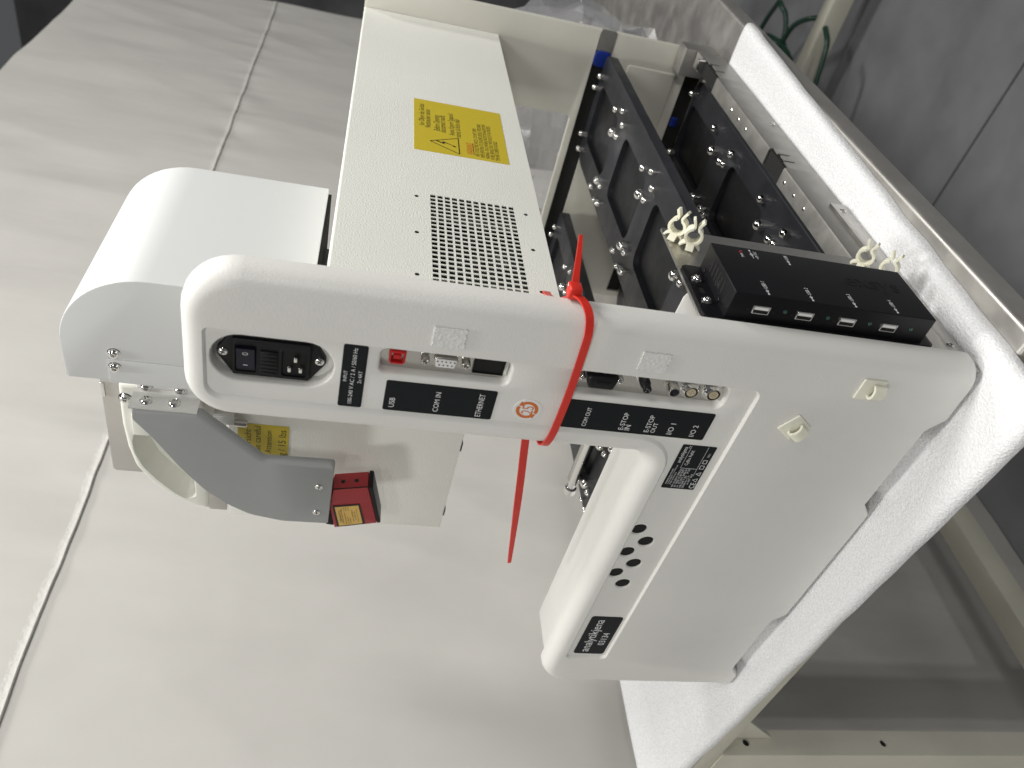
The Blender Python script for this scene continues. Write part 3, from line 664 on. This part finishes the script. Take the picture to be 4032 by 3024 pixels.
# handle: curved blade with scooped pocket
ho = [(-.2300, .5505, .001), (-.2370, .6215, .003), (-.2640, .6222, .01), (-.2870, .6222, .02), (-.3160, .6200, .03), (-.3420, .6150, .03), (-.3620, .6040, .03), (-.3800, .5870, .03), (-.3935, .5665, .02), (-.3988, .5505, .002)]
hi = [(-.2800, .5630, .004), (-.2880, .6110, .004), (-.3060, .6155, .012), (-.3215, .6150, .02), (-.3415, .6085, .03), (-.3600, .5965, .03), (-.3770, .5820, .02), (-.3850, .5715, .006), (-.3800, .5620, .006)]
s = MB(); ro, ri = rpoly(ho, 4), rpoly(hi, 4)
prev = None
for k in range(4):
    t = math.pi/2*k/3; rg = rpoly(inset(ho, .004*(1-math.sin(t))), 4); dk = .150+.004*(1-math.cos(t))
    if prev: wall(s, prev[0], prev[1], rg, dk, XZ)
    else: fr = rg
    prev = (rg, dk)
wall(s, prev[0], prev[1], prev[0], .190, XZ)
cap(s, fr, [ri], XZ, .150); cap(s, prev[0], [], XZ, .190)
ri2 = rpoly(inset(hi, .004), 4); ri3 = rpoly(inset(hi, .010), 4); wall(s, ri, .150, ri2, .160, XZ); wall(s, ri2, .160, ri3, .170, XZ); cap(s, ri3, [], XZ, .170)
HN = s.build('handle', 'handle_plastic', MC, smooth=50)
screw(HN, (-.2521, .1498, .6165), (0, -1, 0), .0046, 'chrome', 'dome')
s = MB(); lathe(s, (-.2521, .1501, .6165), (0, -1, 0), [(.0058, -.0005), (.0058, .0003), (.0053, .0003), (.0053, -.0005)], 20); s.build('screw_recess', 'hole_black', HN)
s = MB(); prism(s, [(-.268, .598, .001), (-.268, .6125, .001), (-.294, .6125, .001), (-.294, .598, .001)], XZ, .146, .152, .0008, 3); s.build('handle_stop', 'handle_plastic', MC)
# bracket (z-bend) carrying the arm
BR = empty('sensor_bracket'); BR.parent = MC
s = MB(); prism(s, [(-.1975, .5000, .001), (-.1975, .5955, .001), (-.2145, .5965, .001), (-.2145, .5000, .001)], XZ, .118, .1205, .0006, 3); s.build('rear_flange', 'bracket_paint', BR)
s = MB(); z0, z1 = .5465, .5985
prf = [(-.2070, .1178), (-.2095, .1172), (-.2106, .1158), (-.2110, .1040), (-.2112, .0985)]
V = []
for (x, y) in prf: V += [(x, y, z0+(.1180-y)*.0), (x, y, z1)]
for (x, y) in prf: V += [(x-.002, y+.0012, z0), (x-.002, y+.0012, z1)]
n = len(prf); Fc = []
for k in range(n-1): Fc += [(2*k, 2*k+1, 2*k+3, 2*k+2), (2*n+2*k, 2*n+2*k+2, 2*n+2*k+3, 2*n+2*k+1), (2*k, 2*k+2, 2*n+2*k+2, 2*n+2*k), (2*k+1, 2*n+2*k+1, 2*n+2*k+3, 2*k+3)]
s.add(V, Fc); s.build('bent_flange', 'bracket_paint', BR, smooth=50)
for (x, z) in ((-.2051, .5885), (-.2054, .5625)): screw(BR, (x, .1178, z), (0, -1, 0), .0044)
for z in (.5868, .5655): screw(BR, (-.2107, .1075, z), (1, 0, 0), .0044)
# grey arm
arm = [(-.3440, .4330, .0025), (-.2600, .4330, .004), (-.2610, .4935, .010), (-.2118, .5440, .002), (-.2140, .5965, .0015), (-.2255, .5965, .006), (-.2448, .5830, .02), (-.2809, .5621, .03), (-.3063, .5441, .03), (-.3250, .5248, .03), (-.3378, .5047, .04), (-.3445, .4750, .04)]
s = MB(); prev = None; fr = None; dsa = [.0006, .0045, .0060, .0045, .0005]+[.0005]*7
for k in range(6):
    t = math.pi/2*k/5; rg = rpoly(inset(arm, [q*(1-math.sin(t)) for q in dsa]), 5); dk = .0995+.0045*(1-math.cos(t))
    if prev: wall(s, prev[0], prev[1], rg, dk, XZ)
    else: fr = rg
    prev = (rg, dk)
cap(s, fr, [], XZ, .0995); wall(s, prev[0], prev[1], prev[0], .1060, XZ); cap(s, prev[0], [], XZ, .1060)
AR = s.build('sensor_arm', 'grey_paint', MC, smooth=40)
for x in (-.2915, -.3278): screw(AR, (x, .0994, .4448), (0, -1, 0), .0034, 'chrome', 'cross')
# white box face behind the arm
s = MB(); prism(s, [(-.150, .3125, .001), (-.150, .5325, .001), (-.4165, .5325, .001), (-.4165, .3125, .001)], XZ, .160, .196, .0008, 3); HC = s.build('head_cover', 'cream_paint', MC)
for x in (-.296, -.400):
    s = MB(); box(s, x-.006, x+.006, .168, .19, .3090, .3124, .001); s.build('rubber_foot', 'black_plastic', HC)
s = MB(); prism(s, [(-.2800, .4780, .0015), (-.2800, .5245, .0015), (-.3700, .5245, .0015), (-.3700, .4780, .0015)], XZ, .1596, .1600, 0, 3); wlb2 = s.build('weight_label', 'label_yellow', HC, smooth=0)
W_ = lambda x, z: (x, .1596, z)
lettering([('Vorsicht', W_(-.2870, .5155), .0300, 'R', 1.0), ('Be careful', W_(-.2820, .5068), .0340, 'R', 1.0), ('Attention', W_(-.2870, .4965), .0310, 'R', 1.0), ('7 kg / 15 lbs', W_(-.2850, .4840), .0480, 'R', 1.0)], wlb2, PF, 'print_black')
# translucent ribbon connector beside the label
s = MB()
for k in range(5): box(s, -.2745+.0022*k, -.2728+.0022*k, .150, .158, .5265, .5440, .0003)
s.build('connector_comb', 'sticker_white', MC)
s = MB(); lathe(s, (-.2760, .155, .528), (0, 0, -1), [(.0035, 0), (.0035, .012), (.0025, .013), (0, .013)], 14); s.build('connector_pin', 'nickel', MC)
# laser sensor under the arm (slightly tilted)
LS = empty('laser_sensor'); LS.parent = MC
LS.matrix_local = Matrix.Translation((-.322, .1075, .432)) @ Matrix.Rotation(math.radians(-13), 4, 'Y')
s = MB(); prism(s, [(.0215, -.0370, .001), (.0215, -.0050, .001), (.0030, .0020, .001), (-.0330, .0020, .001), (-.0310, -.0390, .001)], XZ, -.0040, .0160, .0008, 3); s.build('housing', 'red_sensor', LS)
s = MB(); prism(s, [(.0215, -.0415, .001), (.0230, -.0375, .001), (-.0305, -.0392, .001), (-.0305, -.0425, .001)], XZ, -.0044, .0164, .0006, 3); s.build('lens_window', 'black_satin', LS)
s = MB(); prism(s, [(.0040, .0025, .001), (.0210, -.0045, .001), (.0150, .0100, .001), (-.0300, .0100, .001), (-.0330, .0025, .001)], XZ, -.0015, .0150, .0008, 3); s.build('sensor_cap', 'black_satin', LS)
s = MB(); prism(s, [(.0000, -.0265, .001), (.0000, -.0010, .001), (-.0315, -.0010, .001), (-.0300, -.0275, .001)], XZ, -.0046, -.0040, 0, 3, 0); sl = s.build('sensor_label', 'print_black', LS, smooth=0)
s = MB(); prism(s, [(-.0018, -.0250, .0006), (-.0018, -.0030, .0006), (-.0297, -.0030, .0006), (-.0284, -.0255, .0006)], XZ, -.0049, -.0046, 0, 3, 0); sf = s.build('label_field', 'label_amber', LS, smooth=0)
S_ = lambda x, z: (x, -.0049, z)
lettering([('LASER RADIATION', S_(-.0158, -.0060), .0170, 'C', 1.2), ('DO NOT STARE INTO BEAM', S_(-.0158, -.0080), .0220, 'C', 1.1), ('Maximum Output power:', S_(-.0278, -.0105), .0170, 'L'), ('Pulse duration:', S_(-.0278, -.0126), .0110, 'L'), ('Wavelength:', S_(-.0278, -.0147), .0090, 'L'), ('1.7 mW', S_(-.0028, -.0105), .0050, 'R'), ('<400 ps', S_(-.0028, -.0126), .0050, 'R'), ('650 nm', S_(-.0028, -.0147), .0050, 'R'),
           ('CLASS II LASER PRODUCT', S_(-.0158, -.0178), .0180, 'C'), ('IEC 60825-1:2001', S_(-.0158, -.0200), .0120, 'C'), ('Complies with 21 CFR 1040.10', S_(-.0158, -.0222), .0200, 'C')], sf, PF, 'print_black')
for k in (0, 1):
    s = MB(); lathe(s, (.0216, .006, -.0135-.0125*k), (1, 0, 0), [(.0021, -.0004), (.0021, .00008), (0, .00008)], 14); s.build('mount_hole', 'hole_black', LS, smooth=0)
s = MB(); box(s, .0212, .0218, -.0032, -.0020, -.0368, -.0055); s.build('groove', 'hole_black', LS, smooth=0)

# ---- far side panel with window and deck slots
FY = .657
fp = [(-.014, .0, .002), (-.014, .4543, .004), (-.1315, .4543, .004), (-.1315, .1655, .006), (-.415, .1655, .004), (-.415, .0, .002)]
s = MB(); prism(s, fp, XZ, FY, FY+.006, .0008, 5, 0, [(rrect(-.405, -.0165, .1345, .1565, .002), .004, 1), (rrect(-.405, -.0385, .004, .0265, .002), .004, 1)], bseg=2)
FP = s.build('far_side_panel', ['far_paint', 'hole_black'], MC)
s = MB(); rg = [(-.026, .040, .004), (-.026, .128, .004), (-.18, .128, .004), (-.18, .040, .004)]
s = MB(); prism(s, [(-.050, .0400, .003), (-.050, .1080, .003), (-.200, .1080, .003), (-.200, .0400, .003)], XZ, FY-.0012, FY, .0010, 4); s.build('embossed_field', 'far_paint', FP)
s = MB(); prism(s, [(-.014, .1352, .001), (-.014, .1558, .001), (-.040, .1558, .001), (-.040, .1352, .001)], XZ, FY-.0006, FY+.004, 0, 3); s.build('slot_end', 'steel_rail', FP)
s = MB(); prism(s, [(-.0395, .1345, .006), (-.0395, .1565, .006), (-.0600, .1565, .006), (-.0600, .1345, .006)], XZ, FY-.003, FY-.001, .001, 4); s.build('slot_liner', 'blue_plastic', FP)
s = MB(); prism(s, [(-.106, .0150, .003), (-.106, .0250, .003), (-.120, .0250, .003), (-.120, .0150, .003)], XZ, FY-.003, FY-.001, .002, 4); s.build('slot_liner', 'blue_plastic', FP)

# ---- deck plates with pockets and chrome locating studs
DM = lambda zt: (lambda a, b_, d_: (a, b_, zt-d_))
st = MB(); lathe(st, (0, 0, 0), (0, 0, 1), [(1, 0), (1, .9), (.95, 1.3), (.78, 1.65), (.45, 1.92), (.15, 2.0), (0, 2.0)], 16)
stud_me = st.build('stud', 'chrome', None); stud_mesh = stud_me.data; bpy.data.objects.remove(stud_me)
def deck(name, x0, x1, y0, y1, zt, far, pitch, npk, pk, studs, th=.013):
    s = MB(); holes = []
    for k in range(npk):
        holes.append((rrect(pk[0], pk[1], far-pitch*k-pk[2], far-pitch*k, .012, 5), .0065, 1))
    prism(s, [(x1, y0, .006), (x1, y1, .012), (x0, y1, .03), (x0, y0, .006)], DM(zt), 0, th, .0020, 5, 0, holes, bseg=3)
    o = s.build(name, ['deck_black', 'deck_pocket'], MC, smooth=40)
    for k in range(npk+1):
        for (x, y, rd) in studs:
            yy = y-pitch*k
            if yy < y0+.01 or yy > y1-.004: continue
            c = bpy.data.objects.new('stud', stud_mesh); COL.objects.link(c); c.parent = o; c.matrix_local = Matrix.Translation((x, yy, zt-.0002)) @ Matrix.Scale(rd*1.22, 4)
    return o
ST = [(-.0655, .6380, .0034), (-.0840, .6480, .0034), (-.0648, .5310, .0036), (-.0552, .5045, .0033), (-.0648, .4860, .0036), (-.0850, .5098, .0050),
      (-.1495, .6480, .0034), (-.1670, .6370, .0034), (-.1480, .5082, .0048), (-.1680, .5312, .0036), (-.1671, .4856, .0036), (-.1735, .5062, .0028)]
deck('deck_plate', -.1845, -.0405, .06, .6530, .142, .630, .1515, 4, (-.150, -.0735, .110), ST)
deck('deck_plate', -.4110, -.2715, .06, .6530, .142, .630, .1515, 4, (-.380, -.303, .110), [(x-.2285, y, rd) for (x, y, rd) in ST])
SL = [(-.0655, .6430, .0036), (-.0835, .6485, .0036), (-.0655, .5336, .0040), (-.0856, .5120, .0052), (-.0653, .4620, .0042), (-.0853, .4826, .0042), (-.1508, .5130, .0048), (-.1660, .5346, .0034), (-.1495, .4816, .0040), (-.1653, .4900, .0030), (-.1502, .6440, .0036), (-.1676, .6400, .0032)]
deck('lower_deck_plate', -.42, -.0465, .06, .6480, .010, .641, .177, 3, (-.150, -.0775, .118), SL, th=.008)
# rod across the rear deck
s = MB(); lathe(s, (-.416, .226, .153), (1, 0, 0), [(.0070, 0), (.0070, .008), (.0048, .0085), (.0048, .14), (0, .14)], 18); s.build('guide_rod', 'chrome', MC)
s = MB(); box(s, -.405, -.27, .232, .240, .1425, .156, .001); s.build('guide_rail', 'nickel', MC)
# inner tray between the decks
s = MB(); prism(s, [(-.186, .02, .003), (-.186, .655, .003), (-.268, .655, .003), (-.268, .02, .003)], DM(.075), 0, .004, .001, 3, 0, [(rpoly([(-.203, .38, .009), (-.203, .44, .009), (-.222, .44, .009), (-.222, .38, .009)], 5), .003, 1)]); s.build('inner_tray', ['far_paint', 'hole_black'], MC)

# ---- stainless base rail in front of the lower deck
s = MB(); yA, yB, n0, n1 = .137, .622, .306, .349
def rail(y0, y1):
    prf = [(-.0245, .0360), (-.0085, .0360), (-.0066, .0352), (-.0060, .0335), (-.0060, .0005)]
    inn = [(-.0245, .0345), (-.0088, .0345), (-.0078, .0340), (-.0075, .0330), (-.0075, .0005)]
    V = [(x, y0, z) for (x, z) in prf]+[(x, y1, z) for (x, z) in prf]+[(x, y0, z) for (x, z) in inn]+[(x, y1, z) for (x, z) in inn]; F_ = []
    for k in range(4): F_ += [(k, k+1, 6+k, 5+k), (10+k, 15+k, 16+k, 11+k), (k, 10+k, 11+k, k+1), (5+k, 6+k, 16+k, 15+k)]
    F_ += [(0, 5, 15, 10), (4, 14, 19, 9)]; s.add(V, F_)
rail(yA, n0); rail(n1, .536); rail(.600, yB)
# lower part of the front face under the notches (two relief slots each)
for (a, b_) in ((n0, n1), (.536, .600)):
    w_ = (b_-a); c = [a, a+w_*.32, a+w_*.40, a+w_*.66, a+w_*.74, b_]
    for (q, t_, zz) in ((c[0], c[1], .031), (c[1], c[2], .018), (c[2], c[3], .029), (c[3], c[4], .018), (c[4], c[5], .031)): box(s, -.0075, -.0060, q, t_, .0005, zz)
RL = s.build('base_rail', 'steel_rail', MC, smooth=40)
q = MB(); box(q, -.0238, -.0080, .138, .6245, .0012, .0338); q.build('cavity_shade', 'hole_black', RL, smooth=0)  # solid black filler in place of the shade inside the rail notches
for y in (.4729, .4474, .4218, .3012, .2757, .2504):
    q = MB(); lathe(q, (-.0160, y-.008, .0360), (0, 0, 1), [(.0021, -.0004), (.0021, .0003), (.0014, .0009), (0, .001)], 12); q.build('rivet', 'nickel', RL)
q = MB(); lathe(q, (-.006, .4152, .0077), (1, 0, 0), [(.0028, 0), (.0028, .0006), (.0020, .0016), (0, .0018)], 12); q.build('screw', 'nickel', RL)
s = MB(); box(s, -.0075, -.0056+.0020, .006, .238, .0005, .0165, .0003); FS = s.build('foot_strip', 'steel_plate', MC)
for y in (.2263, .0335): screw(FS, (-.0036, y, .0085), (1, 0, 0), .0030, 'nickel', 'cross')
s = MB(); box(s, -.040, -.0062, .625, .6535, .004, .050, .0006); s.build('rail_end_bracket', 'steel_rail', MC)
s = MB(); box(s, -.0195, -.006, .590, .594, .034, .044, .0003); s.build('bent_tab', 'chrome', MC)

# ---- hub mounting plate, hub, cable clips
s = MB(); prism(s, [(.0195, .0180, .006), (.1350, .0180, .001), (.1350, .2112, .001), (.0195, .2112, .006)], lambda a, b_, d_: (-d_, a, b_), .0006, .0028, 0, 5); s.build('mounting_plate', 'steel_plate', MC, smooth=30)
s = MB(); prism(s, [(.0168, .004, .001), (.064, .004, .001), (.064, .2050, .003), (.058, .2100, .003), (.036, .2225, .004), (.0168, .2225, .001)], lambda a, b_, d_: (-.009-d_, a, b_), 0, .0368, .0010, 3); s.build('corner_block', 'panel_paint', MC)
HB = empty('usb_hub'); HB.parent = MC
s = MB(); prism(s, [(.0215, .0322, .004), (.0826, .0322, .004), (.0826, .2098, .004), (.0215, .2098, .004)], lambda a, b_, d_: (-d_, a, b_), -.0014, .0004, .0004, 5, 0,
                [(rpoly([(.048, .2005, .0015), (.056, .2005, .0015), (.056, .2050, .0015), (.048, .2050, .0015)], 3), .0005, 1)]); s.build('flange', ['black_satin', 'hole_black'], HB)
s = MB(); prism(s, [(.0232, .0432, .0006), (.0822, .0432, .0006), (.0822, .1952, .0006), (.0232, .1952, .0006)], lambda a, b_, d_: (.022-d_, a, b_), 0, .0205, .0006, 2); s.build('case', 'black_satin', HB, smooth=40)
for y in (.0647, .0394): screw(HB, (.0016, y, .2028), (1, 0, 0), .0033, 'chrome', 'dome')
for k in range(6):
    y = .0660-.0051*k; s = MB(); box(s, .0080, .0180, y-.0007, y+.0007, .1951, .19545); s.build('vent_slot', 'hole_black', HB, smooth=0)
for y in (.0738, .0390): screw(HB, (.0038, y, .1954), (0, 0, 1), .0019, 'black_satin', 'cross')
for zc in (.1725, .1402, .1078, .0753):
    s = MB(); prism(s, [(.0140, zc-.0062, .0004), (.0140, zc+.0062, .0004), (.0076, zc+.0062, .0004), (.0076, zc-.0062, .0004)], XZ, .0222, .0234, .0003, 2, 0, [(rrect(.0083, .0133, zc-.0055, zc+.0055, .0003), .0008, 1)])
    pt_ = s.build('usb_port', ['chrome', 'hole_black'], HB)
    s = MB(); box(s, .0110, .0131, .02228, .0227, zc-.0052, zc+.0052); s.build('port_tongue', 'sticker_white', pt_, smooth=0)
    s = MB(); lathe(s, (.0118, .0232, zc-.0176), (0, -1, 0), [(.0015, 0), (.0013, .0005), (0, .0008)], 12); s.build('indicator_lamp', 'glass_led', HB)
    s = MB()
    for dz in (.0088, -.0096): lathe(s, (.0098, .0232, zc+dz), (0, -1, 0), [(.0010, -.0001), (.0010, .00012), (0, .00012)], 10)
    s.build('screw_hole', 'hole_black', HB, smooth=0)
H_ = lambda y, z: (.0220, y, z)
tx = [('USB %d' % (k+1), H_(.0322, .1708-.0326*k), .0078, 'L', 1.25) for k in range(4)]+[('USB', H_(.0742, .1386), .0050, 'L', 1.25), ('PWR', H_(.0690, .1746), .0050, 'L', 1.2), ('+5V DC', H_(.0690, .1632), .0092, 'L', 1.2)]
lettering(tx, HB, BF, 'print_white', extrude=.0001)
s = MB(); gm = lambda a, b_, d_: (.02215-d_, a, b_)
for (y, z) in [(.0258, .1708-.0326*k) for k in range(4)]+[(.0685, .1386)]:
    cap(s, [(y, z-.00025), (y+.0052, z-.00025), (y+.0052, z+.00025), (y, z+.00025)], [], gm, 0)
    cap(s, circ(y, z, .0008, 10), [], gm, .00004)
    cap(s, [(y+.0015, z), (y+.0030, z+.0011), (y+.0040, z+.0011), (y+.0040, z+.0007), (y+.0031, z+.0007), (y+.0022, z)], [], gm, .00003); cap(s, [(y+.0022, z), (y+.0035, z-.0007), (y+.0044, z-.0007), (y+.0044, z-.0011), (y+.0034, z-.0011), (y+.0015, z)], [], gm, .00003)
cap(s, [(.0690, .1664), (.0790, .1664), (.0790, .1668), (.0690, .1668)], [], gm, 0); cap(s, circ(.0738, .1666, .0013, 12), [circ(.0738, .1666, .0009, 12)], gm, .00004); cap(s, circ(.0790, .1666, .0007, 10), [], gm, .00004)
s.build('port_symbols', 'print_white', HB, smooth=0)
s = MB(); lathe(s, (.0220, .0755, .1746), (1, 0, 0), [(.0013, 0), (.0011, .0006), (0, .0009)], 12); s.build('power_lamp', 'led_red', HB)
lg = lettering([('exsys', H_(.0600, .0995), .0440, 'L', 1.0)], HB, ((0, 0, -1), (0, 1, 0)), 'black_satin', 'embossed_logo', extrude=.0002)
sol = lg.modifiers.new('t', 'SOLIDIFY'); sol.thickness = .0004; sol.offset = -1
# nylon clips
def clip(y, z, rot):
    h = empty('cable_clip'); h.parent = MC; h.matrix_local = Matrix.Translation((-.0003, y, z)) @ Matrix.Rotation(rot, 4, 'X')
    s = MB(); lathe(s, (0, 0, 0), (1, 0, 0), [(.0030, 0), (.0026, .0016), (.0022, .0034), (.0026, .0046), (.0018, .0052), (0, .0052)], 14)
    for a in (0, 90, 180, 270):
        t = math.radians(a); u = Vector((0, math.cos(t), math.sin(t))); wv = Vector((0, -math.sin(t), math.cos(t)))
        path = smoothpath([Vector((.0042, 0, 0))+u*.0012, Vector((.0040, 0, 0))+u*.0038, Vector((.0024, 0, 0))+u*.0062, Vector((.0006, 0, 0))+u*.0076], 4); strip(s, path, wv, .0056, .0014)
    s.build('foot', 'natural_nylon', h, smooth=40)
    s = MB(); A = [math.radians(20+320*k/20) for k in range(21)]; rc = .0060
    pth = [Vector((.0105+rc*math.cos(t), rc*math.sin(t), 0)) for t in A]; strip(s, pth, (0, 0, 1), .0075, .0021); s.build('ring', 'natural_nylon', h, smooth=40)
    for sg in (1, -1):
        s = MB(); p0 = Vector((.0105+rc*math.cos(math.radians(20)), sg*rc*math.sin(math.radians(20)), 0)); path = smoothpath([p0, p0+Vector((.0022, -sg*.0004, 0)), p0+Vector((.0072, sg*.0020, 0))], 4); strip(s, path, (0, 0, 1), [.0062]*len(path), .0019); s.build('ear', 'natural_nylon', h, smooth=40)
clip(.1216, .2045, .95); clip(.1110, .1950, 1.25); clip(.1215, .0440, .9); clip(.1090, .0290, .8)

# ================================================================== RED CABLE TIE
TIE = empty('cable_tie', (-.05, .02, .29)); tag(TIE, 'bright red cable tie wrapped round the white upright, both ends sticking out', 'cable tie')
TI = Matrix.Translation(-Vector(TIE.location))
def tp(s, name):
    o = s.build(name, 'red_tie', None, smooth=50); o.parent = TIE; o.matrix_parent_inverse = TI; return o
s = MB()
path = smoothpath([(.0075, .0165, .3015), (.0080, .0105, .2975), (.0062, .0045, .2948), (.0020, .0000, .2930), (-.006, -.0020, .2915), (-.014, -.0024, .2908), (-.037, -.0024, .2900), (-.061, -.0024, .2896), (-.092, -.0022, .2903), (-.104, -.0012, .2912), (-.1120, .0015, .2922), (-.1158, .0070, .2930), (-.1165, .0160, .2935), (-.1168, .030, .2935), (-.1160, .0910, .2930), (-.110, .0928, .2930), (-.060, .0928, .2950), (-.0445, .0915, .2970), (-.036, .075, .2990), (-.020, .048, .3005), (.002, .022, .3012)], 5)
tpth = [Vector(p) for p in path]; strip(s, tpth, (0, 0, 1), .0052, .0012); tp(s, 'strap')
s = MB(); box(s, .0040, .0128, .0145, .0235, .2975, .3060, .0012); tp(s, 'head')
s = MB(); path = smoothpath([(.0090, .020, .3015), (.0150, .0275, .3010), (.0240, .0400, .2996), (.0300, .0505, .2986)], 5)
wd = [.0052*(1-.55*k/(len(path)-1)) for k in range(len(path))]; strip(s, path, (0, 0, 1), wd, .0012); tp(s, 'short_end')
s = MB(); path = smoothpath([(-.1165, .050, .2955), (-.1625, .050, .2888), (-.2094, .050, .2815), (-.2713, .050, .2725), (-.3205, .050, .2656)], 6)
wd = [.0066*(1-.5*max(0, k/(len(path)-1)-.6)/.4) for k in range(len(path))]; strip(s, path, (0, -.25, 1), wd, .0013); tp(s, 'long_end')

# ================================================================== PLASTIC BAG, GREEN WIRE
BG = MB(); V = []; Fc = []; na, nb = 30, 20; rb = random.Random(3)
for i in range(na+1):
    a = 2*math.pi*i/na
    for j in range(nb+1):
        b_ = math.pi*j/nb; dv = Vector((math.sin(b_)*math.cos(a), math.sin(b_)*math.sin(a), math.cos(b_)))
        rgd = 1+.22*noise.noise(dv*2.2+Vector((3, 1, 0)))-.16*abs(noise.noise(dv*4.5))+(.07*(rb.random()-.5) if 0 < i < na else 0)
        p = Vector((dv.x*.165, dv.y*.13, dv.z*.17))*rgd; p = Vector((-.195, .835, .125))+p
        p.z = max(p.z, -.0135); p.y = max(p.y, .668); V.append(p[:])
for i in range(na):
    for j in range(nb): a = i*(nb+1)+j; Fc.append((a, a+nb+1, a+nb+2, a+1))
BG.add(V, Fc); bag = BG.build('plastic_bag', 'clear_film', None, smooth=22)
tag(bag, 'crumpled clear plastic bag on the table behind the machine', 'plastic bag')
GW = empty('green_wire', (-.28, 2.0, FLOOR)); tag(GW, 'coiled dark green wire tied in loops on the floor beyond the table', 'wire')
GI = Matrix.Translation(-Vector(GW.location))
def gw(P_, name='loop', rad=.0075):
    s = MB(); tube(s, smoothpath(P_, 8), rad, 8); o = s.build(name, 'green_wire', None, smooth=60); o.parent = GW; o.matrix_parent_inverse = GI
gz = -.78
gw([(-.345, 2.20, gz), (-.296, 2.183, gz), (-.250, 2.14, gz+.01), (-.2257, 2.105, gz+.02), (-.232, 2.075, gz+.02), (-.2458, 2.0526, gz+.01), (-.285, 2.03, gz), (-.3198, 2.0166, gz), (-.345, 1.99, gz)])
gw([(-.338, 2.147, gz), (-.325, 2.10, gz+.01), (-.320, 2.03, gz), (-.3245, 1.97, gz), (-.335, 1.92, gz)])
gw([(-.3198, 2.0166, gz), (-.285, 2.01, gz), (-.250, 1.985, gz), (-.2173, 1.9381, gz-.01), (-.205, 1.93, gz-.05)])
gw([(-.205, 1.815, gz), (-.2093, 1.8047, gz), (-.233, 1.7666, gz), (-.285, 1.745, gz), (-.340, 1.728, gz)])
gw([(-.312, 2.015, gz), (-.330, 2.018, gz+.004)], 'twist', .016)
